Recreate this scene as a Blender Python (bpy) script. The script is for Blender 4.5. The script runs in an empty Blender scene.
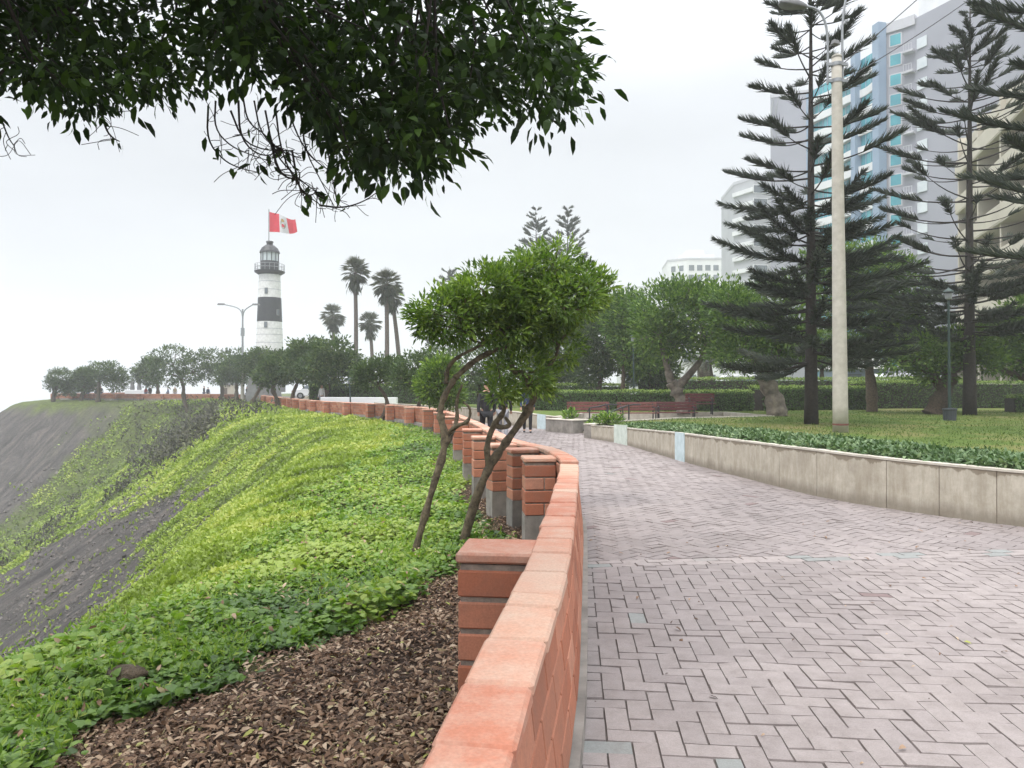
import bpy, bmesh, math, random
import numpy as np
R = math.radians
rng = np.random.default_rng(7)
random.seed(7)
sc = bpy.context.scene
COL = sc.collection
# ================================================================ camera, sky, sun, exposure
cam_d = bpy.data.cameras.new('camera'); cam = bpy.data.objects.new('camera', cam_d); COL.objects.link(cam)
cam.location = (0, 0, 1.6); cam.rotation_euler = (R(90.31), 0, 0)
cam_d.sensor_width = 36; cam_d.lens = 740 * 36 / 1024; cam_d.clip_start = .05; cam_d.clip_end = 5000
sc.camera = cam
sc.view_settings.view_transform = 'Standard'; sc.view_settings.look = 'None'
sc.view_settings.gamma = 1; sc.view_settings.use_curve_mapping = False
sc.view_settings.exposure = 0.56
SUN_EL, SUN_AZ = 62, 215          # azimuth from +Y clockwise: behind, to the left
world = bpy.data.worlds.new('World'); sc.world = world; world.use_nodes = True
nt = world.node_tree; nt.nodes.clear()
def WN(t, **k):
    n = nt.nodes.new(t)
    for a, b in k.items(): setattr(n, a, b)
    return n
wo = WN('ShaderNodeOutputWorld'); bg = WN('ShaderNodeBackground'); bg.inputs[1].default_value = .1
sky = WN('ShaderNodeTexSky', sky_type='NISHITA', sun_disc=False, sun_elevation=R(SUN_EL), sun_rotation=R(SUN_AZ), dust_density=4.0, air_density=1.0)
tc = WN('ShaderNodeTexCoord'); sx = WN('ShaderNodeSeparateXYZ'); nt.links.new(tc.outputs['Generated'], sx.inputs[0])
ramp = WN('ShaderNodeMapRange', interpolation_type='SMOOTHSTEP'); ramp.inputs[1].default_value = .30; ramp.inputs[2].default_value = 1
ramp.inputs[3].default_value = 6.15; ramp.inputs[4].default_value = 29.0      # cloud deck: brighter overhead, as an overcast sky is
nt.links.new(sx.outputs[2], ramp.inputs[0])
nz = WN('ShaderNodeTexNoise'); nz.inputs['Scale'].default_value = 2.2; nz.inputs['Detail'].default_value = 4
mp = WN('ShaderNodeMapping'); mp.inputs['Scale'].default_value = (1, 1, 3.0)
nt.links.new(tc.outputs['Generated'], mp.inputs[0]); nt.links.new(mp.outputs[0], nz.inputs['Vector'])
nr = WN('ShaderNodeMapRange'); nr.inputs[1].default_value = .3; nr.inputs[2].default_value = .7; nr.inputs[3].default_value = .90; nr.inputs[4].default_value = 1.04
nt.links.new(nz.outputs[0], nr.inputs[0])
mu = WN('ShaderNodeMath', operation='MULTIPLY'); nt.links.new(ramp.outputs[0], mu.inputs[0]); nt.links.new(nr.outputs[0], mu.inputs[1])
cl = WN('ShaderNodeVectorMath', operation='SCALE'); cl.inputs[0].default_value = (.945, .98, 1.025); nt.links.new(mu.outputs[0], cl.inputs['Scale'])
mx = WN('ShaderNodeMix', data_type='RGBA'); mx.inputs[0].default_value = .95
nt.links.new(sky.outputs[0], mx.inputs[6]); nt.links.new(cl.outputs[0], mx.inputs[7])
nt.links.new(mx.outputs[2], bg.inputs[0]); nt.links.new(bg.outputs[0], wo.inputs[0])
sun_d = bpy.data.lights.new('sun', 'SUN'); sun_d.energy = 1.3; sun_d.angle = R(14); sun_d.color = (1, .955, .88)
sun = bpy.data.objects.new('sun', sun_d); COL.objects.link(sun)
_az, _el = R(SUN_AZ), R(SUN_EL)
from mathutils import Vector, Matrix
_sv = Vector((math.sin(_az) * math.cos(_el), math.cos(_az) * math.cos(_el), math.sin(_el)))
sun.rotation_euler = _sv.to_track_quat('Z', 'Y').to_euler()
sc.cycles.use_denoising = True
sc.cycles.max_bounces = 7; sc.cycles.diffuse_bounces = 3; sc.cycles.glossy_bounces = 2; sc.cycles.transmission_bounces = 3
sc.cycles.volume_bounces = 1; sc.cycles.transparent_max_bounces = 6; sc.cycles.sample_clamp_indirect = 6

# ================================================================ helpers
def at(px, py, d):                      # a picture point at a known distance -> world metres
    return np.array([(px - 512) / 740 * d, d, 1.6 - (py - 388) / 740 * d])
ORG = {}
def tag(o, label=None, cat=None, group=None, kind=None):
    if label: o['label'] = label
    if cat: o['category'] = cat
    if group: o['group'] = group
    if kind: o['kind'] = kind
    return o
def thing(name, label, cat, loc, group=None):
    o = bpy.data.objects.new(name, None); COL.objects.link(o); o.location = loc
    o.empty_display_size = .2
    ORG[o.name] = np.array(loc, float); return tag(o, label, cat, group)
def link(name, me, parent=None, org=None):
    o = bpy.data.objects.new(name, me); COL.objects.link(o)
    if parent is not None:
        o.parent = parent; ORG[o.name] = ORG[parent.name]
    elif org is not None:
        o.location = org; ORG[o.name] = np.array(org, float)
    else: ORG[o.name] = np.zeros(3)
    return o
def np_mesh(name, V, F, mat, tint=None, parent=None, org=None, smooth=False, uv=None, attrs=None):
    V = np.asarray(V, float); o0 = ORG[parent.name] if parent is not None else (np.array(org, float) if org is not None else np.zeros(3))
    V = V - o0; F = np.asarray(F); n, k = F.shape
    me = bpy.data.meshes.new(name)
    me.vertices.add(len(V)); me.vertices.foreach_set('co', V.astype(np.float32).ravel())
    me.loops.add(n * k); me.loops.foreach_set('vertex_index', F.astype(np.int32).ravel())
    me.polygons.add(n); me.polygons.foreach_set('loop_start', np.arange(0, n * k, k, dtype=np.int32))
    if tint is not None:
        a = me.attributes.new('tint', 'FLOAT', 'FACE'); a.data.foreach_set('value', np.asarray(tint, np.float32))
    for an, av in (attrs or {}).items():
        a = me.attributes.new(an, 'FLOAT', 'POINT'); a.data.foreach_set('value', np.asarray(av, np.float32))
    if uv is not None:
        l = me.uv_layers.new(name='UVMap'); l.data.foreach_set('uv', np.asarray(uv, np.float32)[F.ravel()].ravel())
    me.update(calc_edges=True); me.validate()
    me.polygons.foreach_set('use_smooth', np.full(len(me.polygons), smooth))
    me.materials.append(mat)
    return link(name, me, parent, org)
class MB:
    def __init__(s): s.V = []; s.F = []; s.M = []; s.T = []; s.UV = {}
    def add(s, V, F, m=0, t=None):
        b = len(s.V); t = random.random() if t is None else t
        s.V += [tuple(map(float, v)) for v in V]
        for f in F: s.F.append([b + i for i in f]); s.M.append(m); s.T.append(t)
        return b
    def box(s, c, size, rz=0, m=0, t=None, taper=1.0, axes=None):
        hx, hy, hz = size[0] / 2, size[1] / 2, size[2] / 2
        ca, sa = math.cos(rz), math.sin(rz); V = []
        for z in (-1, 1):
            k = taper if z > 0 else 1
            for x, y in ((-1, -1), (1, -1), (1, 1), (-1, 1)):
                X, Y = x * hx * k, y * hy * k
                V.append((c[0] + X * ca - Y * sa, c[1] + X * sa + Y * ca, c[2] + z * hz))
        s.add(V, [(3, 2, 1, 0), (4, 5, 6, 7), (0, 1, 5, 4), (1, 2, 6, 5), (2, 3, 7, 6), (3, 0, 4, 7)], m, t)
    def tube(s, P, rad, n=6, m=0, t=None, cap=True):
        P = [np.array(p, float) for p in P]; N = len(P)
        rad = [rad] * N if np.isscalar(rad) else rad
        up = None; V = []
        for i in range(N):
            d = P[min(i + 1, N - 1)] - P[max(i - 1, 0)]; d = d / (np.linalg.norm(d) + 1e-9)
            if up is None:
                a = np.array([0, 0, 1.]) if abs(d[2]) < .9 else np.array([1., 0, 0])
            else: a = up
            u = a - d * np.dot(a, d); u /= np.linalg.norm(u) + 1e-9; up = u; w = np.cross(d, u)
            for k in range(n):
                an = 2 * math.pi * k / n; V.append(P[i] + rad[i] * (math.cos(an) * u + math.sin(an) * w))
        F = [(i * n + k, i * n + (k + 1) % n, (i + 1) * n + (k + 1) % n, (i + 1) * n + k) for i in range(N - 1) for k in range(n)]
        if cap: F += [tuple(range(n - 1, -1, -1)), tuple((N - 1) * n + k for k in range(n))]
        s.add(V, F, m, t)
    def lathe(s, c, prof, n=24, m=0, t=None):
        V = [(c[0] + r * math.cos(2 * math.pi * k / n), c[1] + r * math.sin(2 * math.pi * k / n), c[2] + z) for r, z in prof for k in range(n)]
        F = [(i * n + k, i * n + (k + 1) % n, (i + 1) * n + (k + 1) % n, (i + 1) * n + k) for i in range(len(prof) - 1) for k in range(n)]
        F += [tuple(range(n - 1, -1, -1)), tuple((len(prof) - 1) * n + k for k in range(n))]
        s.add(V, F, m, t)
    def prism(s, poly, z0, z1, m=0, t=None):
        n = len(poly); V = [(p[0], p[1], z0) for p in poly] + [(p[0], p[1], z1) for p in poly]
        s.add(V, [tuple(range(n - 1, -1, -1)), tuple(range(n, 2 * n))] + [(i, (i + 1) % n, n + (i + 1) % n, n + i) for i in range(n)], m, t)
    def quad(s, a, b, c, d, m=0, t=None): s.add([a, b, c, d], [(0, 1, 2, 3)], m, t)
    def build(s, name, mats, parent=None, org=None, smooth=False, bevel=0, solid=0):
        mats = mats if isinstance(mats, (list, tuple)) else [mats]
        o0 = ORG[parent.name] if parent is not None else (np.array(org, float) if org is not None else np.zeros(3))
        me = bpy.data.meshes.new(name); me.from_pydata([tuple(np.array(v) - o0) for v in s.V], [], s.F)
        for mm in mats: me.materials.append(mm)
        me.polygons.foreach_set('material_index', np.array(s.M, np.int32))
        a = me.attributes.new('tint', 'FLOAT', 'FACE'); a.data.foreach_set('value', np.array(s.T, np.float32))
        if smooth: me.polygons.foreach_set('use_smooth', np.ones(len(s.F), bool))
        me.update()
        o = link(name, me, parent, org)
        if bevel:
            b = o.modifiers.new('bevel', 'BEVEL'); b.width = bevel; b.segments = 1; b.limit_method = 'ANGLE'
        return o
def copy_tree(o, parent=None):
    c = o.copy(); COL.objects.link(c); c.parent = parent
    for ch in list(o.children): copy_tree(ch, c)
    return c

# ---------------------------------------------------------------- materials
def mat(name):
    m = bpy.data.materials.new(name); m.use_nodes = True; t = m.node_tree
    return m, t, t.nodes['Principled BSDF'], t.nodes['Material Output']
def N(t, typ, **k):
    n = t.nodes.new(typ)
    for a, b in k.items(): setattr(n, a, b)
    return n
def ramp_node(t, cols, fac=None):
    r = N(t, 'ShaderNodeValToRGB'); e = r.color_ramp.elements
    while len(e) < len(cols): e.new(.5)
    for i, (p, c) in enumerate(cols): e[i].position = p; e[i].color = (*c, 1)
    if fac is not None: t.links.new(fac, r.inputs[0])
    return r
def noise(t, scale, detail=5, vec=None, rough=.6):
    n = N(t, 'ShaderNodeTexNoise'); n.inputs['Scale'].default_value = scale; n.inputs['Detail'].default_value = detail; n.inputs['Roughness'].default_value = rough
    if vec is not None: t.links.new(vec, n.inputs['Vector'])
    return n
def objco(t): return N(t, 'ShaderNodeTexCoord').outputs['Object']
def mixc(t, fac, a, b, blend='MIX'):
    n = N(t, 'ShaderNodeMix', data_type='RGBA', blend_type=blend)
    if isinstance(fac, (int, float)): n.inputs[0].default_value = fac
    else: t.links.new(fac, n.inputs[0])
    for i, v in ((6, a), (7, b)):
        if isinstance(v, tuple): n.inputs[i].default_value = (*v, 1)
        else: t.links.new(v, n.inputs[i])
    return n.outputs[2]
def maprange(t, v, a, b, c=0., d=1.):
    n = N(t, 'ShaderNodeMapRange'); t.links.new(v, n.inputs[0])
    for i, q in enumerate((a, b, c, d)): n.inputs[i + 1].default_value = q
    return n.outputs[0]
def bump(t, p, h, strength, dist=.02):
    b = N(t, 'ShaderNodeBump'); b.inputs['Strength'].default_value = strength; b.inputs['Distance'].default_value = dist
    t.links.new(h, b.inputs['Height']); t.links.new(b.outputs[0], p.inputs['Normal'])
def plain(name, c1, c2=None, scale=3., rough=.7, metal=0., bmp=0., dist=.01, detail=6, spec=.4):
    m, t, p, o = mat(name); c2 = c2 or tuple(x * .75 for x in c1)
    n = noise(t, scale, detail, objco(t))
    r = ramp_node(t, [(.32, c2), (.68, c1)], n.outputs[0]); t.links.new(r.outputs[0], p.inputs['Base Color'])
    p.inputs['Roughness'].default_value = rough; p.inputs['Metallic'].default_value = metal; p.inputs['Specular IOR Level'].default_value = spec
    if bmp: bump(t, p, noise(t, scale * 6, 6, objco(t)).outputs[0], bmp, dist)
    return m
def leafmat(name, cols, rough=.5, trans=.25, tcol=None, spec=.35):
    m, t, p, o = mat(name)
    a = N(t, 'ShaderNodeAttribute', attribute_name='tint')
    r = ramp_node(t, cols, a.outputs['Fac'])
    t.links.new(r.outputs[0], p.inputs['Base Color']); p.inputs['Roughness'].default_value = rough; p.inputs['Specular IOR Level'].default_value = spec
    tr = N(t, 'ShaderNodeBsdfTranslucent')
    k = mixc(t, 1., r.outputs[0], tcol or (1.5, 1.7, .7), 'MULTIPLY'); t.links.new(k, tr.inputs[0])
    ms = N(t, 'ShaderNodeMixShader'); ms.inputs[0].default_value = trans
    t.links.new(p.outputs[0], ms.inputs[1]); t.links.new(tr.outputs[0], ms.inputs[2]); t.links.new(ms.outputs[0], o.inputs[0])
    return m
def tintmat(name, cols, scale=8., mottle=.35, mcol=None, rough=.8, bmp=.3, dist=.004):
    """per-piece tint plus mottling (bricks, pavers)"""
    m, t, p, o = mat(name)
    a = N(t, 'ShaderNodeAttribute', attribute_name='tint'); r = ramp_node(t, cols, a.outputs['Fac'])
    co = objco(t)
    n1 = noise(t, scale, 8, co, .7); f = maprange(t, n1.outputs[0], .42, .72, 0, mottle)
    c = mixc(t, f, r.outputs[0], mcol or (.2, .15, .12))
    n2 = noise(t, scale * .13, 4, co); f2 = maprange(t, n2.outputs[0], .5, .72, 0, mottle * .9)
    c = mixc(t, f2, c, mcol or (.2, .15, .12))
    n4 = noise(t, scale * 4.5, 6, co, .8); c = mixc(t, maprange(t, n4.outputs[0], .62, .74, 0, .55), c, (.09, .07, .06))
    n3 = noise(t, scale * 14, 3, co); f3 = maprange(t, n3.outputs[0], .3, .7, .88, 1.1)
    h = N(t, 'ShaderNodeVectorMath', operation='SCALE'); t.links.new(c, h.inputs[0]); t.links.new(f3, h.inputs['Scale'])
    t.links.new(h.outputs[0], p.inputs['Base Color']); p.inputs['Roughness'].default_value = rough; p.inputs['Specular IOR Level'].default_value = .3
    bump(t, p, noise(t, scale * 8, 8, co, .75).outputs[0], bmp, dist)
    return m
HAZE = .0010
# ---------------------------------------------------------------- terrain (world metres, x right, y ahead)
WALL = np.array([(-1.4,-7),(-.75,-2.8),(-.40,-.5),(-.09,1.81),(.155,3.42),(.24,4.19),(.395,5.67),(.635,8.06),(.645,8.7),(.475,10.2),
  (.05,11.2),(-.25,13),(-.78,17),(-1.3,20.3),(-2.0,24.5),(-3.1,29.5),(-4.7,33.5),(-7.1,39),(-11,44.5),(-16,55),(-35,100),(-50,103),
  (-64,105),(-70,112),(-72,145)], float)
def resample(P, step):
    P=np.asarray(P,float); d=np.r_[0,np.cumsum(np.hypot(*np.diff(P,axis=0).T))]
    n=max(2,int(d[-1]/step)+1); u=np.linspace(0,d[-1],n)
    return np.stack([np.interp(u,d,P[:,k]) for k in range(P.shape[1])],1), u
def smooth_line(P, it=2):
    P=np.asarray(P,float)
    for _ in range(it):
        a=P[:-1]*.75+P[1:]*.25; b=P[:-1]*.25+P[1:]*.75
        P=np.vstack([P[:1],np.stack([a,b],1).reshape(-1,P.shape[1]),P[-1:]])
    return P
WALLS = smooth_line(WALL,2)
def hsh(ix,iy,seed=0):
    n=(ix.astype(np.int64)*374761393+iy.astype(np.int64)*668265263+seed*1442695041)&0xffffffff
    n=((n^(n>>13))*1274126177)&0xffffffff
    n=(n^(n>>16))&0xffffffff
    return n/4294967295.0
def vnoise(x,y,seed=0):
    x=np.asarray(x,float); y=np.asarray(y,float)
    ix=np.floor(x); iy=np.floor(y); fx=x-ix; fy=y-iy
    fx=fx*fx*(3-2*fx); fy=fy*fy*(3-2*fy)
    a=hsh(ix,iy,seed); b=hsh(ix+1,iy,seed); c=hsh(ix,iy+1,seed); d=hsh(ix+1,iy+1,seed)
    return (a*(1-fx)+b*fx)*(1-fy)+(c*(1-fx)+d*fx)*fy
def fbm(x,y,seed=0,o=4):
    s=0;a=.5;t=0
    for k in range(o):
        s=s+a*vnoise(np.asarray(x)*2**k,np.asarray(y)*2**k,seed+k*17); t+=a; a*=.5
    return s/t
def sst(a,b,x):
    t=np.clip((np.asarray(x,float)-a)/(b-a),0,1); return t*t*(3-2*t)
def wall_st(x,y):
    """signed distance left of the parapet (s) and arc length along it (t)"""
    x=np.asarray(x,float).ravel(); y=np.asarray(y,float).ravel()
    A=WALLS[:-1]; B=WALLS[1:]; best=np.full(x.shape,1e18); S=np.zeros_like(best); T=np.zeros_like(best); acc=0
    for (ax,ay),(bx,by) in zip(A,B):
        dx,dy=bx-ax,by-ay; L2=dx*dx+dy*dy; L=math.sqrt(L2)
        u=np.clip(((x-ax)*dx+(y-ay)*dy)/L2,0,1)
        qx=x-ax-u*dx; qy=y-ay-u*dy; d2=qx*qx+qy*qy
        m=d2<best
        cr=dx*(y-ay)-dy*(x-ax)
        S[m]=(np.sqrt(d2)*np.sign(cr))[m]; T[m]=(acc+u*L)[m]; best[m]=d2[m]; acc+=L
    return S,T
_ss=np.linspace(0,140,2801)
_sl=.11+(.76-.11)*sst(3.3,5.9,_ss)-.12*sst(9,20,_ss)
_pz=-np.r_[0,np.cumsum((_sl[1:]+_sl[:-1])/2*np.diff(_ss))]
def terrain(x,y,detail=True):
    x=np.asarray(x,float); shp=x.shape; x=x.ravel(); y=np.asarray(y,float).ravel()
    s,t=wall_st(x,y)
    z0=-.05-.2*sst(6,17,t)+.26*sst(20,32,t)
    z=z0+np.interp(np.maximum(s,0),_ss,_pz)
    w=sst(3,16,s)
    if detail:
        z=z+w*(1.6*(fbm(t*.09,s*.02,3)-.5)+1.1*(fbm(t*.35+2*fbm(x*.1,y*.1,9),s*.03,5)-.5))
        z=z+sst(2,5,s)*(.35*(fbm(x*.35,y*.35,7)-.5))+sst(.3,1.5,s)*.14*(fbm(x*1.4,y*1.4,11)-.5)+sst(7,12,s)*.45*(fbm(t*1.1,s*.12,19,5)-.5)
    z=np.maximum(z,-44+ .02*np.abs(s))
    z=np.minimum(z,np.where(s>75,-42,z))
    z=np.where(s<0.02,-.3,z)
    return z.reshape(shp)
# ---------------------------------------------------------------- material set
M = {}
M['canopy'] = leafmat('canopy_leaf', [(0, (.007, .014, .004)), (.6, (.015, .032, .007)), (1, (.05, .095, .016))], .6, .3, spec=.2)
M['tree'] = leafmat('tree_leaf', [(0, (.042, .075, .016)), (.5, (.10, .17, .028)), (1, (.24, .32, .055))], .38, .28)
M['tree_far'] = leafmat('far_tree_leaf', [(0, (.03, .055, .022)), (.55, (.06, .1, .032)), (1, (.13, .18, .055))], .55, .15)
M['park'] = leafmat('park_tree_leaf', [(0, (.035, .07, .018)), (.5, (.08, .15, .028)), (1, (.19, .28, .05))], .5, .22)
M['hedge'] = leafmat('hedge_leaf', [(0, (.035, .065, .02)), (.55, (.07, .125, .032)), (1, (.21, .29, .065))], .55, .15)
M['norfolk'] = leafmat('conifer_needle', [(0, (.02, .03, .019)), (.6, (.042, .055, .034)), (1, (.10, .105, .06))], .6, .08)
M['palm'] = leafmat('palm_frond', [(0, (.045, .05, .035)), (.6, (.07, .085, .05)), (1, (.15, .14, .09))], .55, .1)
M['cover'] = leafmat('cover_leaf', [(0, (.045, .085, .02)), (.4, (.09, .17, .028)), (.72, (.17, .27, .04)), (.97, (.27, .34, .065)), (1, (.3, .22, .1))], .42, .3)
M['slope'] = leafmat('slope_leaf', [(0, (.075, .10, .025)), (.35, (.16, .22, .032)), (.75, (.25, .32, .05)), (1, (.35, .385, .09))], .5, .25)
M['shrub'] = leafmat('dark_shrub_leaf', [(0, (.032, .03, .024)), (.6, (.075, .07, .052)), (1, (.13, .14, .07))], .7, .1)
M['bed'] = leafmat('bed_leaf', [(0, (.045, .085, .03)), (.5, (.09, .155, .06)), (1, (.22, .29, .14))], .5, .18, (1.2, 1.4, .8))
M['mulch'] = leafmat('dry_leaf', [(0, (.035, .019, .011)), (.4, (.125, .07, .041)), (.75, (.255, .16, .10)), (.95, (.45, .34, .24)), (1, (.3, .32, .07))], .75, .1, (1.2, 1., .8))
M['grass'] = leafmat('lawn_grass', [(0, (.05, .085, .02)), (.6, (.10, .15, .03)), (1, (.22, .21, .08))], .6, .2)
M['bark'] = plain('bark', (.12, .088, .06), (.05, .036, .026), 14, .9, bmp=.8, dist=.02)
M['bark_moss'] = plain('mossy_bark', (.22, .175, .11), (.06, .045, .028), 16, .9, bmp=1., dist=.03)
M['bark_dark'] = plain('dark_bark', (.045, .036, .03), (.018, .015, .013), 14, .9, bmp=.6)
M['bark_pale'] = plain('pale_bark', (.24, .205, .165), (.09, .078, .065), 5, .9, bmp=.6, dist=.03)
M['palm_trunk'] = plain('palm_trunk', (.13, .10, .085), (.07, .055, .05), 5, .9, bmp=.4)
M['brick'] = tintmat('red_clay_brick', [(0, (.33, .11, .06)), (.5, (.44, .165, .095)), (1, (.5, .23, .15))], 7, .55, (.22, .12, .085), .8, .35, .004)
M['cap'] = tintmat('worn_clay_cap', [(0, (.42, .16, .10)), (.5, (.49, .225, .15)), (1, (.53, .31, .22))], 6, .6, (.50, .40, .32), .72, .3, .004)
M['mortar'] = plain('mortar', (.33, .27, .22), (.17, .14, .12), 18, .95, bmp=.6, dist=.006)
M['concrete'] = plain('grey_concrete', (.3, .275, .245), (.16, .145, .13), 4, .9, bmp=.5, dist=.006)
M['coping'] = plain('pale_concrete', (.56, .52, .45), (.4, .36, .3), 5, .85, bmp=.3)
M['paint_blue'] = plain('faded_blue_white_paint', (.56, .66, .69), (.42, .52, .54), 6, .7)
M['paint_white'] = plain('faded_green_white_paint', (.62, .68, .62), (.46, .52, .46), 6, .7)
M['pave'] = tintmat('pink_clay_paver', [(0, (.15, .09, .085)), (.03, (.2, .152, .148)), (.1, (.20, .173, .168)), (.5, (.25, .216, .209)), (.93, (.305, .265, .253)), (.955, (.225, .23, .222)), (1, (.24, .25, .24))], 9, .45, (.14, .115, .105), .8, .35, .003)
M['joint'] = plain('sandy_joint', (.13, .11, .098), (.075, .062, .055), 12, .95)
M['white'] = plain('white_paint', (.75, .75, .73), (.56, .56, .54), 2.5, .6)
M['black'] = plain('black_paint', (.03, .032, .036), (.02, .02, .023), 3, .5)
M['grey'] = plain('grey_paint', (.2, .2, .2), (.13, .13, .13), 3, .6)
M['steel'] = plain('galvanised_steel', (.34, .35, .36), (.24, .25, .26), 6, .45, .5)
M['pole'] = plain('cast_concrete_pole', (.5, .47, .41), (.38, .35, .3), 5, .85, bmp=.25)
M['iron'] = plain('dark_iron', (.03, .032, .033), (.018, .018, .02), 8, .5)
M['iron_green'] = plain('green_iron', (.03, .06, .052), (.02, .035, .032), 8, .5)
M['red'] = plain('faded_red_paint', (.2, .072, .06), (.12, .045, .038), 6, .6)
M['red_dark'] = plain('dark_red_paint', (.12, .03, .03), (.07, .02, .02), 6, .6)
M['flag_red'] = plain('red_cloth', (.62, .025, .05), (.5, .02, .04), 2, .8)
M['flag_white'] = plain('white_cloth', (.6, .6, .61), (.5, .5, .51), 2, .8)
M['emblem'] = plain('emblem_green', (.12, .2, .1), (.2, .14, .06), 6, .8)
M['emblem_gold'] = plain('emblem_gold', (.45, .3, .08), (.3, .2, .06), 6, .8)
M['glass'] = plain('aqua_glass', (.06, .37, .42), (.03, .21, .28), .25, .12, spec=.8)
M['glass_dark'] = plain('window_glass', (.14, .17, .19), (.08, .1, .12), .5, .12, spec=.8)
M['glass_pale'] = plain('pale_window', (.62, .66, .68), (.5, .55, .58), .5, .25, spec=.7)
M['slate'] = plain('dark_slate', (.055, .062, .075), (.04, .045, .055), 6, .6)
M['lens'] = plain('lantern_glass', (.5, .55, .56), (.4, .45, .46), 1, .1, spec=.8)
M['lav'] = plain('lavender_render', (.31, .315, .36), (.27, .275, .315), .15, .8)
M['lav_light'] = plain('light_render', (.5, .5, .53), (.42, .42, .45), .2, .8)
M['bluestrip'] = plain('blue_cladding', (.24, .32, .42), (.2, .27, .37), .3, .5)
M['offwhite'] = plain('white_render', (.68, .69, .69), (.58, .59, .6), .3, .8)
M['beige'] = plain('beige_render', (.55, .51, .42), (.46, .42, .35), .4, .8)
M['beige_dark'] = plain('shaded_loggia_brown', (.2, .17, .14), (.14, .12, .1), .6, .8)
M['greywall'] = plain('grey_render', (.4, .41, .43), (.34, .35, .37), .2, .8)
M['roof'] = plain('pale_roof', (.5, .5, .47), (.4, .4, .37), 1, .8)
M['bluegrey'] = plain('bluegrey_wall', (.2, .25, .32), (.15, .19, .25), 1, .7)
M['rock'] = plain('weathered_stump', (.17, .125, .085), (.04, .03, .022), 9, .95, bmp=.9, dist=.04)
M['skin'] = plain('skin', (.42, .25, .17), (.36, .2, .14), 5, .6)
M['hair'] = plain('black_hair', (.02, .016, .013), (.012, .01, .01), 30, .6)
M['rubber'] = plain('tyre_rubber', (.03, .03, .03), (.02, .02, .02), 10, .85)
M['carwhite'] = plain('white_car_paint', (.7, .71, .72), (.64, .65, .66), 1, .25, spec=.7)
M['carsilver'] = plain('silver_car_paint', (.4, .42, .44), (.36, .38, .4), 1, .3, .3)
M['lamp_red'] = plain('red_lamp_glass', (.4, .02, .02), (.3, .015, .015), 2, .25)
CLOTH = {k: plain('cloth_' + k, c, tuple(x * .7 for x in c), 12, .9) for k, c in
         dict(black=(.022, .022, .025), navy=(.03, .045, .09), grey=(.3, .3, .32), white=(.68, .67, .66), red=(.42, .05, .05), denim=(.09, .13, .22), khaki=(.3, .24, .15), pink=(.55, .2, .25)).items()}

def terrain_material():
    m, t, p, o = mat('cliff_soil_and_scree')
    A = lambda n: N(t, 'ShaderNodeAttribute', attribute_name=n).outputs['Fac']
    co = objco(t); uv = N(t, 'ShaderNodeUVMap').outputs[0]
    mpn = N(t, 'ShaderNodeMapping'); mpn.inputs['Scale'].default_value = (1.5, .26, 1); t.links.new(uv, mpn.inputs[0])
    st = noise(t, 1.0, 8, mpn.outputs[0], .7)
    sc_ = ramp_node(t, [(.25, (.032, .030, .029)), (.43, (.06, .055, .052)), (.55, (.09, .081, .075)), (.66, (.14, .118, .10)), (.82, (.20, .165, .135))], st.outputs[0])
    n2 = noise(t, 5, 8, co, .75); dirt = ramp_node(t, [(.3, (.045, .028, .02)), (.55, (.10, .065, .047)), (.75, (.17, .115, .085))], n2.outputs[0])
    n3 = noise(t, 2.2, 8, co, .75); veg = ramp_node(t, [(.3, (.04, .05, .02)), (.5, (.085, .11, .03)), (.7, (.15, .18, .04))], n3.outputs[0])
    fine = maprange(t, noise(t, 6, 9, co, .8).outputs[0], .3, .7, .55, 1.45); sv = N(t, 'ShaderNodeVectorMath', operation='SCALE'); t.links.new(sc_.outputs[0], sv.inputs[0]); t.links.new(fine, sv.inputs['Scale'])
    c = mixc(t, A('scree'), veg.outputs[0], sv.outputs[0]); c = mixc(t, A('dirt'), c, dirt.outputs[0])
    t.links.new(c, p.inputs['Base Color']); p.inputs['Roughness'].default_value = .95; p.inputs['Specular IOR Level'].default_value = .15
    bump(t, p, noise(t, 4, 10, co, .8).outputs[0], 1., .16)
    return m
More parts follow.
